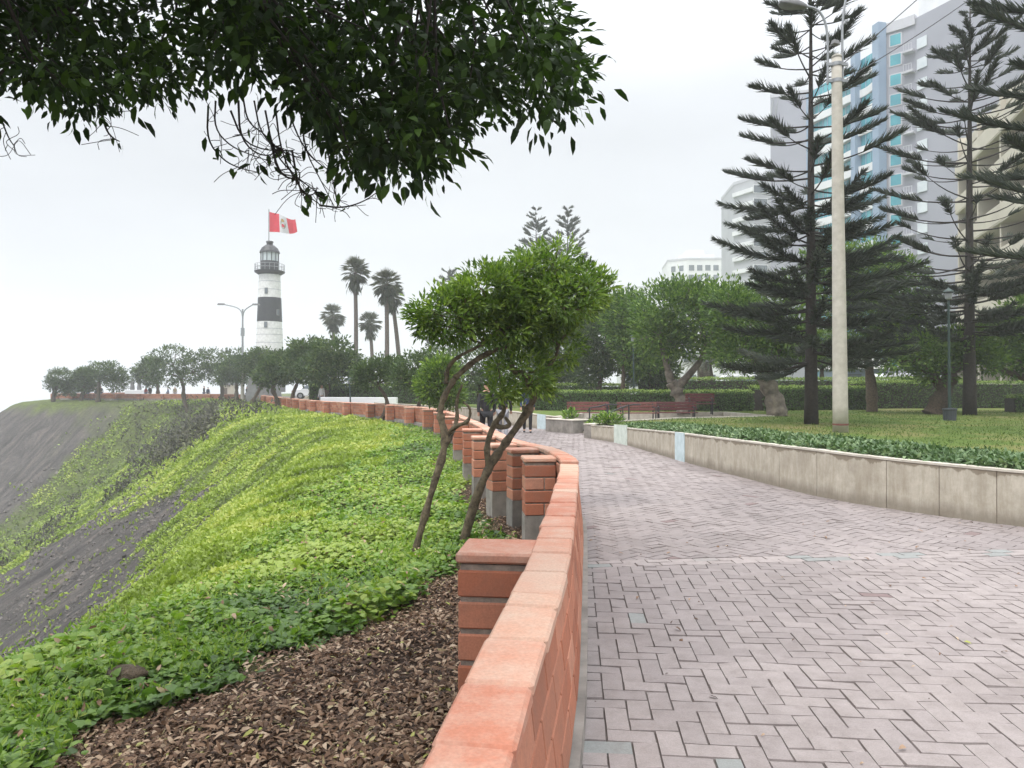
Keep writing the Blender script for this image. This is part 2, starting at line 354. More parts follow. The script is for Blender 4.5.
def planter_material():
    m, t, p, o = mat('stained_cream_concrete')
    uv = N(t, 'ShaderNodeUVMap').outputs[0]; s = N(t, 'ShaderNodeSeparateXYZ'); t.links.new(uv, s.inputs[0])
    co = objco(t)
    base = ramp_node(t, [(.3, (.34, .305, .25)), (.55, (.48, .44, .365)), (.75, (.58, .54, .46))], noise(t, 3.0, 9, co, .75).outputs[0])
    mpn = N(t, 'ShaderNodeMapping'); mpn.inputs['Scale'].default_value = (9, 1.0, 1); t.links.new(uv, mpn.inputs[0])
    streak = maprange(t, noise(t, 1, 9, mpn.outputs[0], .75).outputs[0], .42, .7, 0, .75)
    c = mixc(t, streak, base.outputs[0], (.27, .23, .17))
    # splash dirt rising from the paving and drips under the coping, each with a ragged outline
    mp2 = N(t, 'ShaderNodeMapping'); mp2.inputs['Scale'].default_value = (2.6, .0, 1); t.links.new(uv, mp2.inputs[0])
    rag = noise(t, 1, 7, mp2.outputs[0], .65).outputs[0]
    lo = N(t, 'ShaderNodeMath', operation='MULTIPLY_ADD'); t.links.new(rag, lo.inputs[0]); lo.inputs[1].default_value = .55; t.links.new(s.outputs[1], lo.inputs[2])
    inv = maprange(t, lo.outputs[0], .36, .58, .62, 0)
    c = mixc(t, inv, c, (.16, .135, .105))
    hi = N(t, 'ShaderNodeMath', operation='MULTIPLY_ADD'); t.links.new(rag, hi.inputs[0]); hi.inputs[1].default_value = .62; t.links.new(s.outputs[1], hi.inputs[2])
    dr = maprange(t, hi.outputs[0], 1.235, 1.26, 0, .7)
    c = mixc(t, dr, c, (.17, .135, .095))
    t.links.new(c, p.inputs['Base Color']); p.inputs['Roughness'].default_value = .9; p.inputs['Specular IOR Level'].default_value = .2
    bump(t, p, noise(t, 16, 8, co, .7).outputs[0], .4, .008)
    return m
def lawn_material():
    m, t, p, o = mat('lawn_turf'); co = objco(t)
    n = noise(t, .35, 6, co, .7); r = ramp_node(t, [(.3, (.06, .10, .022)), (.48, (.10, .15, .03)), (.58, (.17, .17, .06)), (.72, (.26, .21, .11))], n.outputs[0])
    f = maprange(t, noise(t, 20, 8, co).outputs[0], .3, .7, .6, 1.2)
    h = N(t, 'ShaderNodeVectorMath', operation='SCALE'); t.links.new(r.outputs[0], h.inputs[0]); t.links.new(f, h.inputs['Scale'])
    t.links.new(h.outputs[0], p.inputs['Base Color']); p.inputs['Roughness'].default_value = .95; p.inputs['Specular IOR Level'].default_value = .15
    bump(t, p, noise(t, 25, 8, co).outputs[0], .7, .05); return m
M['terrain'] = terrain_material(); M['planter'] = planter_material(); M['lawn'] = lawn_material()
m, t, p, o = mat('grey_sea'); p.inputs['Base Color'].default_value = (.12, .15, .16, 1); p.inputs['Roughness'].default_value = .25
bump(t, p, noise(t, .4, 6, objco(t)).outputs[0], .4, .4); M['sea'] = m

# ---------------------------------------------------------------- foliage helpers
def unit(v): return v / (np.linalg.norm(v, axis=-1, keepdims=True) + 1e-9)
def leaf_arrays(P, D, NRM, L, W, fold=.25, shape='lance', droop=0.):
    """folded lance leaves (two triangles each) or rounder six-point leaves"""
    D = unit(D); S = unit(np.cross(D, NRM)); U = unit(np.cross(S, D)); n = len(P)
    L = L[:, None]; W = W[:, None]
    if shape == 'lance':
        mid = P + D * L * .45
        V = np.stack([P, P + D * L - U * L * droop, mid + S * W * .5 + U * W * fold, mid - S * W * .5 + U * W * fold], 1).reshape(-1, 3)
        b = np.arange(n)[:, None] * 4
        F = np.concatenate([b + [[0, 2, 1]], b + [[0, 1, 3]]], 1).reshape(-1, 3); rep = 2
    else:
        q1 = P + D * L * .32; q2 = P + D * L * .7 - U * L * droop * .5
        V = np.stack([P, q1 + S * W * .5 + U * W * fold, q1 - S * W * .5 + U * W * fold, q2 + S * W * .4 + U * W * fold, q2 - S * W * .4 + U * W * fold, P + D * L - U * L * droop], 1).reshape(-1, 3)
        b = np.arange(n)[:, None] * 6
        F = np.concatenate([b + [[0, 1, 2]], b + [[1, 3, 4]], b + [[1, 4, 2]], b + [[3, 5, 4]]], 1).reshape(-1, 3); rep = 4
    return V, F, rep
def leaves(name, P, D, NRM, L, W, tint, m, parent=None, org=None, **k):
    V, F, rep = leaf_arrays(P, D, NRM, L, W, **k)
    return np_mesh(name, V, F, m, np.repeat(tint, rep), parent, org)
def in_ellipsoids(blobs, n, r, shell=.6):
    """n points in a union of ellipsoids (c, radii), most of them towards the outside"""
    vol = np.array([b[1][0] * b[1][1] * b[1][2] for b in blobs]) ** .75; idx = r.choice(len(blobs), n, p=vol / vol.sum())
    u = unit(r.normal(size=(n, 3))); rad = r.random(n) ** (1 / 3 * (1 - shell) + .05)
    C = np.array([b[0] for b in blobs])[idx]; Rr = np.array([b[1] for b in blobs])[idx]
    return C + u * rad[:, None] * Rr, idx, u
def limb(a, b, r, sag=.12, n=6):
    a = np.array(a, float); b = np.array(b, float); L = np.linalg.norm(b - a); u = np.linspace(0, 1, n)[:, None]
    j = r.normal(size=(n, 3)) * L * .035; j[0] = 0; j[-1] = 0
    return a + (b - a) * u + np.array([0, 0, 1.]) * (np.sin(u * math.pi) * L * sag) + j
def foliage(blobs, nclus, per, cr, L, W, r, up=.5, out=.8, down=0., flat=.8):
    C, idx, u = in_ellipsoids(blobs, nclus, r)
    tone = r.random(nclus)
    n = nclus * per; ci = np.repeat(np.arange(nclus), per)
    off = r.normal(size=(n, 3)) * cr; off[:, 2] *= flat
    P = C[ci] + off
    D = unit(off) * .9 + u[ci] * out + r.normal(size=(n, 3)) * .35 + np.array([0, 0, up - down])
    NR = np.array([0, 0, 1.]) * .8 + u[ci] * .6 + r.normal(size=(n, 3)) * .45
    tint = np.clip(tone[ci] * .55 + r.random(n) * .55 - .02, 0, 1)
    return C, P, D, NR, L * (.65 + .7 * r.random(n)), W * (.7 + .6 * r.random(n)), tint
def broadleaf(name, label, base, trunks, blobs, nclus, per, cr, L, W, bark, leaf, seed, group=None, nlimb=14, up=.4, out=.8, down=0., cat='tree', org=None, twig=.012):
    """trunks: list of (points, radii); blobs: crown ellipsoids. Limbs run from the trunk ends to leaf clusters."""
    r = np.random.default_rng(seed)
    root = thing(name, label, cat, base, group)
    mb = MB()
    for pts, rad in trunks:
        q = smooth_line(np.array(pts, float), 2); rr = np.interp(np.linspace(0, 1, len(q)), np.linspace(0, 1, len(rad)), rad)
        mb.tube(q, list(rr * (1 + .14 * r.normal(size=len(q)))), 9)
    C, P, D, NR, LL, WW, tint = foliage(blobs, nclus, per, cr, L, W, r, up, out, down)
    ends = [np.array(t[0][-1], float) for t in trunks]; er = [t[1][-1] for t in trunks]
    hubs = []
    for c, rad in blobs:
        k = int(np.argmin([np.linalg.norm(np.array(c) - e) for e in ends])); pl = limb(ends[k], np.array(c) - np.array([0, 0, rad[2] * .25]), r, .1)
        mb.tube(pl, list(np.linspace(er[k] * .8, er[k] * .35, len(pl))), 6); hubs.append((pl, er[k] * .35))
    for i in r.choice(len(C), min(nlimb, len(C)), replace=False):
        h = int(np.argmin([np.linalg.norm(C[i] - hp[0][-1]) for hp in hubs])); q = hubs[h][0][r.integers(2, len(hubs[h][0]))]
        pl = limb(q, C[i], r, .08, 5); mb.tube(pl, list(np.linspace(max(hubs[h][1] * .7, twig), twig * .5, 5)), 4)
    mb.build('trunk', bark, root, smooth=True)
    leaves('crown', P, D, NR, LL, WW, tint, leaf, root)
    return root
# ================================================================ setting: terrain, sea, path, lawn
def polar_terrain():
    ang = np.r_[np.linspace(-180, -75, 40)[:-1], np.linspace(-75, -42, 130)[:-1], np.linspace(-42, 12, 400)[:-1], np.linspace(12, 60, 60)[:-1], np.linspace(60, 180, 46)[:-1]]
    rad = np.exp(np.linspace(math.log(.5), math.log(640), 430))
    A, Q = np.meshgrid(R(1) * ang, rad, indexing='ij'); X = np.sin(A) * Q; Y = np.cos(A) * Q
    Z = terrain(X, Y); s, tt = wall_st(X, Y)
    na, nr_ = X.shape; idx = np.arange(na * nr_).reshape(na, nr_); j = np.roll(idx, -1, 0)
    F = np.stack([idx[:, :-1], idx[:, 1:], j[:, 1:], j[:, :-1]], -1).reshape(-1, 4)
    x, y = X.ravel(), Y.ravel()
    sc_m, dirt, _ = masks(x, y, s, tt)
    return np_mesh('ground', np.stack([x, y, Z.ravel()], 1), F, M['terrain'], smooth=True, uv=np.stack([tt, s], 1), attrs=dict(scree=sc_m, dirt=dirt))
def masks(x, y, s, t):
    n1 = fbm(t * .35, s * .12, 21, 5) - .5; n2 = fbm(x * .5, y * .5, 23, 4) - .5; n3 = fbm(x * 1.6, y * 1.6, 29, 4) - .5
    far = sst(127, 132, t + 12 * n1) * sst(4.0, 6.5, s + 5 * n2)
    edge = np.interp(t, [6, 20, 28, 33, 38, 44, 54, 62, 70], [6.2, 6.4, 7.0, 8.2, 8.4, 8.6, 9.2, 10.5, 15])
    gully = sst(0, 1.2, s - edge + 6.5 * n1 + 3.5 * n2 + 3.0 * n3) * (1 - sst(66, 70, t + 9 * n1 + 5 * n2 + 3 * n3))
    low = sst(20, 34, s + 16 * n1 + 8 * n2)
    scree = np.maximum(np.maximum(far, gully), low)
    wdt = np.interp(t, [0, 11, 14, 16.5, 19, 22], [2.6, 2.45, 1.4, .8, .55, .12])
    dirt = (1 - sst(-.25, .45, s - wdt + 1.3 * n2 + .7 * n3)) * (1 - sst(21, 24, t))
    dark = (.55 * sst(62, 68, t) + .45 * sst(80, 95, t)) * (1 - sst(127, 133, t)) * sst(3.5, 6, s) * sst(.08, .16, n2 + .19 - .26 * sst(8, 15, s))      # dead brown shrubs
    return scree, dirt, dark
tag(polar_terrain(), kind='structure')
rr = np_mesh('sea', [(-690, -690, -41.2), (690, -690, -41.2), (690, 690, -41.2), (-690, 690, -41.2)], [(0, 1, 2, 3)], M['sea']); tag(rr, kind='structure')

PR = np.array([(14, -7), (14, 5.2), (10, 6.0), (7.2, 7.4), (5.89, 8.5), (5.53, 8.97), (4.9, 9.9), (4.45, 11.0), (4.15, 13), (3.66, 16.4), (3.33, 19.9), (3.06, 21.6), (2.5, 23.4)], float)
PR2 = np.array([(2.45, 26.3), (1.5, 28.2), (1.1, 29), (.6, 30.4), (-1.5, 34.5), (-4.2, 40), (-8, 46.5), (-12.5, 57), (-31, 103), (-33, 145)], float)
WR = np.array([p for p in WALLS])
pathpoly = np.vstack([WR, PR2[::-1], PR[::-1]])
def inpoly(x, y, P):
    c = np.zeros(x.shape, bool)
    for (ax, ay), (bx, by) in zip(P, np.roll(P, -1, 0)):
        m = ((ay > y) != (by > y)); c ^= m & (x < (bx - ax) * (y - ay) / (by - ay + 1e-12) + ax)
    return c
def flat_ngon(name, poly, z, m):
    bm = bmesh.new(); vs = [bm.verts.new((a, b, z)) for a, b in poly]; f = bm.faces.new(vs)
    bm.normal_update()
    if f.normal.z < 0: f.normal_flip()
    bmesh.ops.triangulate(bm, faces=[f]); me = bpy.data.meshes.new(name); bm.to_mesh(me); bm.free(); me.materials.append(m)
    return link(name, me)
tag(flat_ngon('path_bed', pathpoly, -.012, M['joint']), kind='structure')
def border_y(x): return 6.72 + .115 * (x - .6)
def pavers():
    a = .114; g = .0042; r = np.random.default_rng(3); out = []
    pp = np.vstack([WR + 0, (PR2 + (.14, .02))[::-1], (PR + (.14, .02))[::-1]])
    # herringbone: near field square to the wall, beyond the border course turned 45 degrees; courses cut where they meet the border
    sl = .115; nn = np.array([-sl, 1]) / math.hypot(sl, 1)
    for part, th in ((0, R(-5.0)), (1, R(40))):
        ca, sa = math.cos(th), math.sin(th); lim = 70 if part == 0 else 330
        I, J = np.meshgrid(np.arange(-lim, lim), np.arange(-lim, lim), indexing='ij'); k = (I - J) % 4
        for kk in (0, 2):
            i, j = I[k == kk].astype(float), J[k == kk].astype(float)
            cx, cy = ((i + 1) * a, (j + .5) * a) if kk == 0 else ((i + .5) * a, (j) * a)
            X = cx * ca - cy * sa + 2; Y = cx * sa + cy * ca + (3 if part == 0 else 18)
            keep = (Y < border_y(X) + .1) if part == 0 else (Y > border_y(X) - .1)
            keep &= (Y > -6) & (Y < 40) & (X > -14) & (X < 13.6); X, Y = X[keep], Y[keep]
            keep = inpoly(X, Y, pp); X, Y = X[keep], Y[keep]
            out.append((X, Y, np.full(X.shape, th + (0 if kk == 0 else math.pi / 2)), np.full(X.shape, a), np.full(X.shape, a / 2), np.full(X.shape, part)))
    bx = np.arange(.1, 13, a * 2)
    for dy, sh in ((-.06, 0), (.06, a)):
        out.append((bx + sh, border_y(bx + sh) + dy, np.full(bx.shape, math.atan(sl)), np.full(bx.shape, a), np.full(bx.shape, .06), np.full(bx.shape, 2)))
    X, Y, An, HL, HW, PT = [np.concatenate(q) for q in zip(*out)]; n = len(X)
    An = An + r.normal(0, .010, n); z = r.normal(0, .0016, n); ch = .003; tilt = r.normal(0, .0016, (n, 2))
    patch = fbm(X * .55, Y * .3, 41, 4); u = r.random(n)
    t = np.clip(.12 + .8 * (.4 * r.random(n) + .6 * sst(.32, .68, patch)), 0, .92)
    t[u < .004] = .02; t[(u > .998)] = .97; t[(X < 1.25) & (Y < 3.9) & (u > .76) & (u < .9)] = .98; t[(X < .85) & (Y < 4.3) & (u > .58) & (u < .66)] = .03
    t[PT == 2] = np.clip(.7 + .3 * r.random((PT == 2).sum()), 0, .99)
    ux, uy = np.cos(An), np.sin(An); V = []; F = []; T = []
    c0 = (X - .6) * 0
    dist = (Y - border_y(X)) * nn[1]
    for i in range(n):
        pts = []
        for sx_, sy_ in ((-1, -1), (1, -1), (1, 1), (-1, 1)):
            l = (HL[i] - g / 2) * sx_; w = (HW[i] - g / 2) * sy_; pts.append((X[i] + ux[i] * l - uy[i] * w, Y[i] + uy[i] * l + ux[i] * w, z[i] + tilt[i, 0] * sx_ + tilt[i, 1] * sy_))
        if PT[i] != 2 and abs(dist[i]) < .32:
            sg = -1 if PT[i] == 0 else 1; f = lambda p: sg * (p[1] - border_y(p[0])) * nn[1] - .124; q = []
            for k in range(len(pts)):
                A, B = pts[k], pts[(k + 1) % len(pts)]; fa, fb = f(A), f(B)
                if fa >= 0: q.append(A)
                if fa * fb < 0: w = fa / (fa - fb); q.append(tuple(A[c] + (B[c] - A[c]) * w for c in range(3)))
            pts = q
            if len(pts) < 3: continue
        m = len(pts); b = len(V); cx = sum(p[0] for p in pts) / m; cy = sum(p[1] for p in pts) / m
        for p in pts: V.append((p[0], p[1], p[2] - .016))
        for p in pts:
            dx, dy = cx - p[0], cy - p[1]; L = math.hypot(dx, dy) + 1e-6; V.append((p[0] + dx / L * ch * 1.4, p[1] + dy / L * ch * 1.4, p[2]))
        F.append(tuple(range(b + m, b + 2 * m))); F += [(b + k, b + (k + 1) % m, b + m + (k + 1) % m, b + m + k) for k in range(m)]; T += [t[i]] * (m + 1)
    me = bpy.data.meshes.new('path'); me.from_pydata(V, [], F); me.materials.append(M['pave']); at_ = me.attributes.new('tint', 'FLOAT', 'FACE'); at_.data.foreach_set('value', np.array(T, np.float32)); me.update()
    return link('path', me)
tag(pavers(), kind='structure')

# ---- lawn on the raised park ground right of the path, with the paved bench corner let into it
PRs = smooth_line(PR[2:], 2); PL, PU = resample(PRs, .25)
def offset_line(P, d):
    T = np.gradient(P, axis=0); T = unit(T); return P + np.stack([T[:, 1], -T[:, 0]], 1) * d
PO = offset_line(PL, .13)
plaza = [(2.62, 23.4), (2.5, 26.3), (1.75, 28.2), (3.0, 31.5), (9.5, 33.2), (10.2, 28.8), (6.0, 26.6)]
lawn_z = .50
lp = [(14, -9), (14, 5.5)] + [tuple(q) for q in PO[::4]] + [tuple(PO[-1]), (6.0, 26.6), (10.2, 28.8), (9.5, 33.2), (3.0, 31.5), (1.75, 28.4)]
P2s = smooth_line(PR2[1:], 2); PO2 = offset_line(P2s, .13)
lp += [tuple(q) for q in PO2[1::2]] + [tuple(PO2[-1]), (-33, 400), (420, 400), (420, -9)]
tag(flat_ngon('lawn', lp, lawn_z, M['lawn']), kind='structure')
tag(flat_ngon('bench_corner_paving', plaza, .16, plain('grey_paving', (.36, .33, .3), (.25, .23, .21), 5, .9)), kind='structure')

mb = MB()
for a_, b_ in (((1.75, 28.4), (3.0, 31.5)), ((3.0, 31.5), (9.5, 33.2)), ((9.5, 33.2), (10.2, 28.8)), ((10.2, 28.8), (6.0, 26.6)), ((6.0, 26.6), (3.0, 23.6))):
    d_ = (b_[0] - a_[0], b_[1] - a_[1]); mb.box(((a_[0] + b_[0]) / 2, (a_[1] + b_[1]) / 2, .32), (math.hypot(*d_) + .1, .16, .42 + .004 * len(mb.V) / 8), math.atan2(d_[1], d_[0]))
ORG_c = (6, 30, 0)
tag(mb.build('edging_wall', M['coping'], None, ORG_c), 'low pale concrete edging round the sunken bench corner', 'low wall')
# ================================================================ brick parapet
def sweep(mb, P, offs, z0, z1, m=0, t=.5, zf=None):
    """a strip along the line P between two sideways offsets and two heights"""
    T = unit(np.gradient(P, axis=0)); Nn = np.stack([-T[:, 1], T[:, 0]], 1); n = len(P); V = []
    for i in range(n):
        dz = zf[i] if zf is not None else 0
        a = P[i] + Nn[i] * offs[0]; b = P[i] + Nn[i] * offs[1]
        V += [(a[0], a[1], z0), (b[0], b[1], z0), (b[0], b[1], z1 + dz), (a[0], a[1], z1 + dz)]
    F = [(i * 4 + k, (i + 1) * 4 + k, (i + 1) * 4 + (k + 1) % 4, i * 4 + (k + 1) % 4) for i in range(n - 1) for k in range(4)]
    F += [(0, 1, 2, 3), tuple((n - 1) * 4 + k for k in (3, 2, 1, 0))]
    mb.add(V, F, m, t)
BL = .375; STEP_T = 15.35
WP, WU = resample(WALLS, BL / 4); nW = len(WP)
def wat(u):
    p = np.array([np.interp(u, WU, WP[:, 0]), np.interp(u, WU, WP[:, 1])]); q = np.array([np.interp(u + .05, WU, WP[:, 0]), np.interp(u + .05, WU, WP[:, 1])]); o = np.array([np.interp(u - .05, WU, WP[:, 0]), np.interp(u - .05, WU, WP[:, 1])])
    d = q - o; d /= np.linalg.norm(d); return p, d
def wall_len_to(y):            # arc length where the near wall reaches this distance ahead
    i = np.argmin(np.abs(WP[:int(30 / (BL / 4)), 1] - y)); return WU[i]
rise = np.where(WU > STEP_T, .04, 0.)
wall = thing('brick_parapet', 'long curving red brick parapet between the paved path and the cliff edge', 'parapet wall', (WP[40][0], WP[40][1], 0))
mb = MB(); sweep(mb, WP, (-.185, .125), -.9, .115, zf=rise * 0); mb.build('plinth', M['concrete'], wall)
mb = MB(); 
for c in range(4): k = .015 * (3 - c); sweep(mb, WP, (-.0745 - k, .076 - k), .11 + .143 * c, .11 + .143 * (c + 1) + (.02 if c == 3 else .0), zf=rise if c == 3 else None)
mb.build('mortar_core', M['mortar'], wall)
mb = MB(); rb = random.Random(5)
def jitter(mb, a):
    for q in range(8): mb.V[-8 + q] = tuple(c_ + rb.uniform(-a, a) for c_ in mb.V[-8 + q])
def shear(mb, d):                   # the parapet leans back a little: every brick follows the same batter
    for q in range(8):
        k = .0075 if q < 4 else -.0075; v = mb.V[-8 + q]; mb.V[-8 + q] = (v[0] + d[1] * k, v[1] - d[0] * k, v[2])
for c in range(4):
    z = .127 + c * .143; u = (c % 2) * BL / 2 + .1
    while u < WU[-1] - .4:
        p, d = wat(u + BL / 2); near = u < 40
        sh = -.045 * (3 - c) / 3; mb.box((p[0] - d[1] * sh, p[1] + d[0] * sh, z + .066 + (.03 if u > STEP_T else 0)), (BL - (.011 if near else .03), .188 + rb.uniform(-.003, .003), .131), math.atan2(d[1], d[0]), 0, rb.random()); shear(mb, d); u += BL
mb.build('brick_courses', M['brick'], wall, bevel=.006)
mb = MB(); u = 0.05
while u < WU[-1] - .4:
    L = BL * rb.choice((.5, 1, 1, 1)) ; p, d = wat(u + L / 2)
    mb.box((p[0] + rb.uniform(-.003, .003), p[1], .725 + (.04 if u > STEP_T else 0) + rb.uniform(-.003, .003)), (L - .010, .205 + rb.uniform(-.006, .006), .054), math.atan2(d[1], d[0]) + rb.uniform(-.012, .012), 0, rb.random()); jitter(mb, .004); u += L
mb.build('coping', M['cap'], wall, bevel=.011)
piers = [wall_len_to(3.92), wall_len_to(9.0), 0, 0, 0, 0]
piers[2] = piers[1] + 1.25; piers[3] = piers[2] + .95; piers[4] = piers[3] + 1.7; piers[5] = piers[4] + 2.3
u = piers[5] + 3.2
while u < WU[-1] - 2: piers.append(u); u += 3.6
def pier(u, first=False):
    p, d = wat(u); n = np.array([-d[1], d[0]]); a = math.atan2(d[1], d[0]); zr = .02 if u > STEP_T else 0
    c = p + n * (.098 + .19)
    mb = MB()
    mb.box((c[0], c[1], .345 + zr), (.335, .35, .69), a, 0)
    k = 0; z = .672 + zr; nc = 4
    o = mb.build('pillar', M['mortar'], wall)
    mb = MB()
    while k < nc:
        h = .136; zc = z - h / 2 - .012
        if k % 2 == (1 if not first else 9):
            mb.box((c[0] + n[0] * .07, c[1] + n[1] * .07, zc), (.36, .225, h), a, 0, rb.random()); mb.box((c[0] - n[0] * .12, c[1] - n[1] * .12, zc), (.36, .13, h), a, 0, rb.random())
        else: mb.box((c[0], c[1], zc), (.36 + rb.uniform(-.006, .006), .375, h), a + rb.uniform(-.01, .01), 0, rb.random())
        z -= h + (.028 if first else .016); k += 1
    mb.build('brick_courses', M['brick'], o, bevel=.008)
    mb = MB(); mb.box((c[0], c[1], .725 + zr), (.38, .40, .055), a + rb.uniform(-.01, .01), 0, rb.random()); mb.build('pillar_cap', M['cap'], o, bevel=.012)
    mb = MB(); mb.box((c[0], c[1], z / 2 - .45), (.35, .37, z + .9), a); mb.build('footing', M['concrete'], o)
for i, u in enumerate(piers): pier(u, i == 0)

# ================================================================ raised concrete planter walls
def planter(name, label, P, top, panels=(), step=1.0, th=.14, org=None):
    P, U = resample(smooth_line(P, 2), .12)
    T = unit(np.gradient(P, axis=0)); Nn = np.stack([T[:, 1], -T[:, 0]], 1)
    root = thing(name, label, 'planter wall', (P[0][0], P[0][1], 0))
    topz = np.interp(U, top[0], top[1]); V = []; F = []; UV = []; r = np.random.default_rng(11)
    u0 = 0
    while u0 < U[-1] - .05:
        L = step * r.uniform(.6, 1.25); u1 = min(u0 + L, U[-1]); g = .005
        uu = np.linspace(u0 + g, u1 - g, 6); b = len(V)
        for q in uu:
            x, y = np.interp(q, U, P[:, 0]), np.interp(q, U, P[:, 1]); nx, ny = np.interp(q, U, Nn[:, 0]), np.interp(q, U, Nn[:, 1]); z = np.interp(q, U, topz)
            for dd, zz in ((0, -.2), (th, -.2), (th, z), (0, z)):
                V.append((x + nx * dd, y + ny * dd, zz)); UV.append((q, zz / z))
        for i in range(5):
            for k in range(4): F.append((b + i * 4 + (k + 1) % 4, b + (i + 1) * 4 + (k + 1) % 4, b + (i + 1) * 4 + k, b + i * 4 + k))
        F.append((b + 3, b + 2, b + 1, b)); e = b + 20; F.append((e, e + 1, e + 2, e + 3))
        u0 = u1
    np_mesh('wall_panels', V, F, M['planter'], np.full(len(F), .5), root, uv=UV)
    mb = MB(); sweep(mb, P, (-.012, -th + .012), -.2, -.004, 0, .5, zf=topz); mb.build('joint_filling', M['mortar'], root)
    mb = MB()
    Vc = []
    n = len(P)
    for i in range(n):
        for dd, zz in ((-.008, .002), (th + .01, .002), (th + .01, .03), (-.008, .03)): Vc.append((P[i][0] + Nn[i][0] * dd, P[i][1] + Nn[i][1] * dd, topz[i] + zz))
    mb.add(Vc, [(i * 4 + (k + 1) % 4, (i + 1) * 4 + (k + 1) % 4, (i + 1) * 4 + k, i * 4 + k) for i in range(n - 1) for k in range(4)] + [(3, 2, 1, 0), ((n - 1) * 4, (n - 1) * 4 + 1, (n - 1) * 4 + 2, (n - 1) * 4 + 3)], 0, .5)
    mb.build('coping', M['coping'], root)
    for ua, ub, mm, ex in panels:
        mb = MB(); uu = np.linspace(ua, ub, 5); Vp = []
        for q in uu:
            x, y = np.interp(q, U, P[:, 0]), np.interp(q, U, P[:, 1]); nx, ny = np.interp(q, U, Nn[:, 0]), np.interp(q, U, Nn[:, 1]); z = np.interp(q, U, topz)
            for dd, zz in ((-.016, -.1), (.0 - .003, -.1), (-.003, z + .034 + ex), (-.016, z + .034 + ex)): Vp.append((x + nx * dd, y + ny * dd, zz))
        mb.add(Vp, [(i * 4 + (k + 1) % 4, (i + 1) * 4 + (k + 1) % 4, (i + 1) * 4 + k, i * 4 + k) for i in range(4) for k in range(4)] + [(3, 2, 1, 0), (16, 17, 18, 19)], 0, .5)
        tag(mb.build('painted_panel', M[mm], root), 'pale painted panel on the planter wall')
    return root, U, P, topz
def arc_at(P, pt):
    P, U = resample(smooth_line(P, 2), .12); return U[np.argmin(np.hypot(P[:, 0] - pt[0], P[:, 1] - pt[1]))]
PW = PR[2:]
ub = arc_at(PW, (3.70, 16.2)); ug = arc_at(PW, (3.15, 21.0))
tops = ([arc_at(PW, q) for q in ((10, 6), (5.89, 8.5), (4.45, 11), (3.66, 16.4), (3.33, 19.9), (2.5, 23.4))], [.62, .615, .665, .585, .48, .40])
planter('planter_wall', 'stained cream concrete planter wall along the right side of the path', PW, tops, [(ub - .22, ub + .38, 'paint_blue', 0), (ug - .35, ug + .75, 'paint_white', .06)])
PW2 = np.vstack([[(3.2, 26.6)], PR2[:]])[1:]
ub2 = arc_at(PW2, (1.2, 28.8))
planter('planter_wall', 'far cream concrete planter wall curving left behind the bench corner', PW2, ([0, 8, 200], [.46, .62, .62]), [(ub2 - .2, ub2 + .55, 'paint_blue', .02)])
# short return walls of the bench corner
def block(name, label, a, b, z, th=.3):
    a = np.array(a); b = np.array(b); c = (a + b) / 2; d = b - a
    root = thing(name, label, 'planter', (c[0], c[1], 0)); an = math.atan2(d[1], d[0]); L = np.linalg.norm(d)
    mb = MB(); mb.box((c[0], c[1], z / 2 - .05), (L, th, z + .1), an); o = mb.build('wall', M['concrete'], root, bevel=.015)
    mb = MB(); mb.box((c[0], c[1], z + .02), (L + .03, th + .03, .036), an); mb.build('coping', M['coping'], root, bevel=.008)
    return root, c
# ================================================================ ground vegetation (nobody could count it: stuff)
def scatter(n, ang0, ang1, d0, d1, r, power=1.0):
    a = R(1) * r.uniform(ang0, ang1, n); q = np.exp(r.uniform(math.log(d0), math.log(d1), n)) if power == 0 else d0 * ((d1 / d0) ** (r.random(n)))
    x = np.sin(a) * q; y = np.cos(a) * q; s, t = wall_st(x, y); return x, y, s, t, q
def slope_normal(x, y):
    e = .3; zx = (terrain(x + e, y, False) - terrain(x - e, y, False)) / (2 * e); zy = (terrain(x, y + e, False) - terrain(x, y - e, False)) / (2 * e)
    return unit(np.stack([-zx, -zy, np.ones_like(zx)], 1))
r = np.random.default_rng(21)
# lush creeper along the brow
x, y, s, t, q = scatter(190000, -50, 6, 3.0, 34, r)
scm, dirt, dark = masks(x, y, s, t); lushw = np.interp(t, [0, 14, 18, 24, 32, 41, 50], [5.6, 5.0, 4.1, 3.2, 2.2, 1.4, 1.])
clump = fbm(x * 1.1, y * 1.1, 77, 4)
keep = (s > .25) & (s < lushw + 1.2 * (fbm(x * .8, y * .8, 79) - .5)) & (r.random(len(x)) > dirt * 1.15 + np.where(clump < .36, .5, 0)) & (scm < .6)
keep |= (s > .3) & (s < 2.6) & (dirt > .5) & (fbm(x * 2.6, y * 2.6, 83, 3) > 1.) & (r.random(len(x)) < .3)
x, y, s, t, clump, q = [v[keep] for v in (x, y, s, t, clump, q)]; n = len(x)
z = terrain(x, y) + np.clip((clump - .3), 0, 1) * .5 * r.random(n) * sst(.4, 1.6, s) + .012
D = np.stack([r.normal(size=n), r.normal(size=n), .15 + .35 * r.random(n)], 1); NR = np.array([0, 0, 1.]) + r.normal(size=(n, 3)) * .38
sz = .036 + .05 * r.random(n) ** 1.5 + .002 * q
big = (fbm(x * .9 + 5, y * .9, 91, 3) > .56); sz = np.where(big, sz * 1.25, sz) * .86
tint = np.clip(.22 + 1.3 * (clump - .4) + .45 * r.random(n) + 1.1 * (fbm(x * .45, y * .45, 95, 3) - .5), 0, .96)
o = leaves('creeper_ground_cover', np.stack([x, y, z], 1), D, NR, sz, sz * .85, tint, M['cover'], shape='oval', fold=.12, droop=.12)
tag(o, 'bright green creeper leaves covering the brow beside the parapet', 'ground cover', kind='stuff')
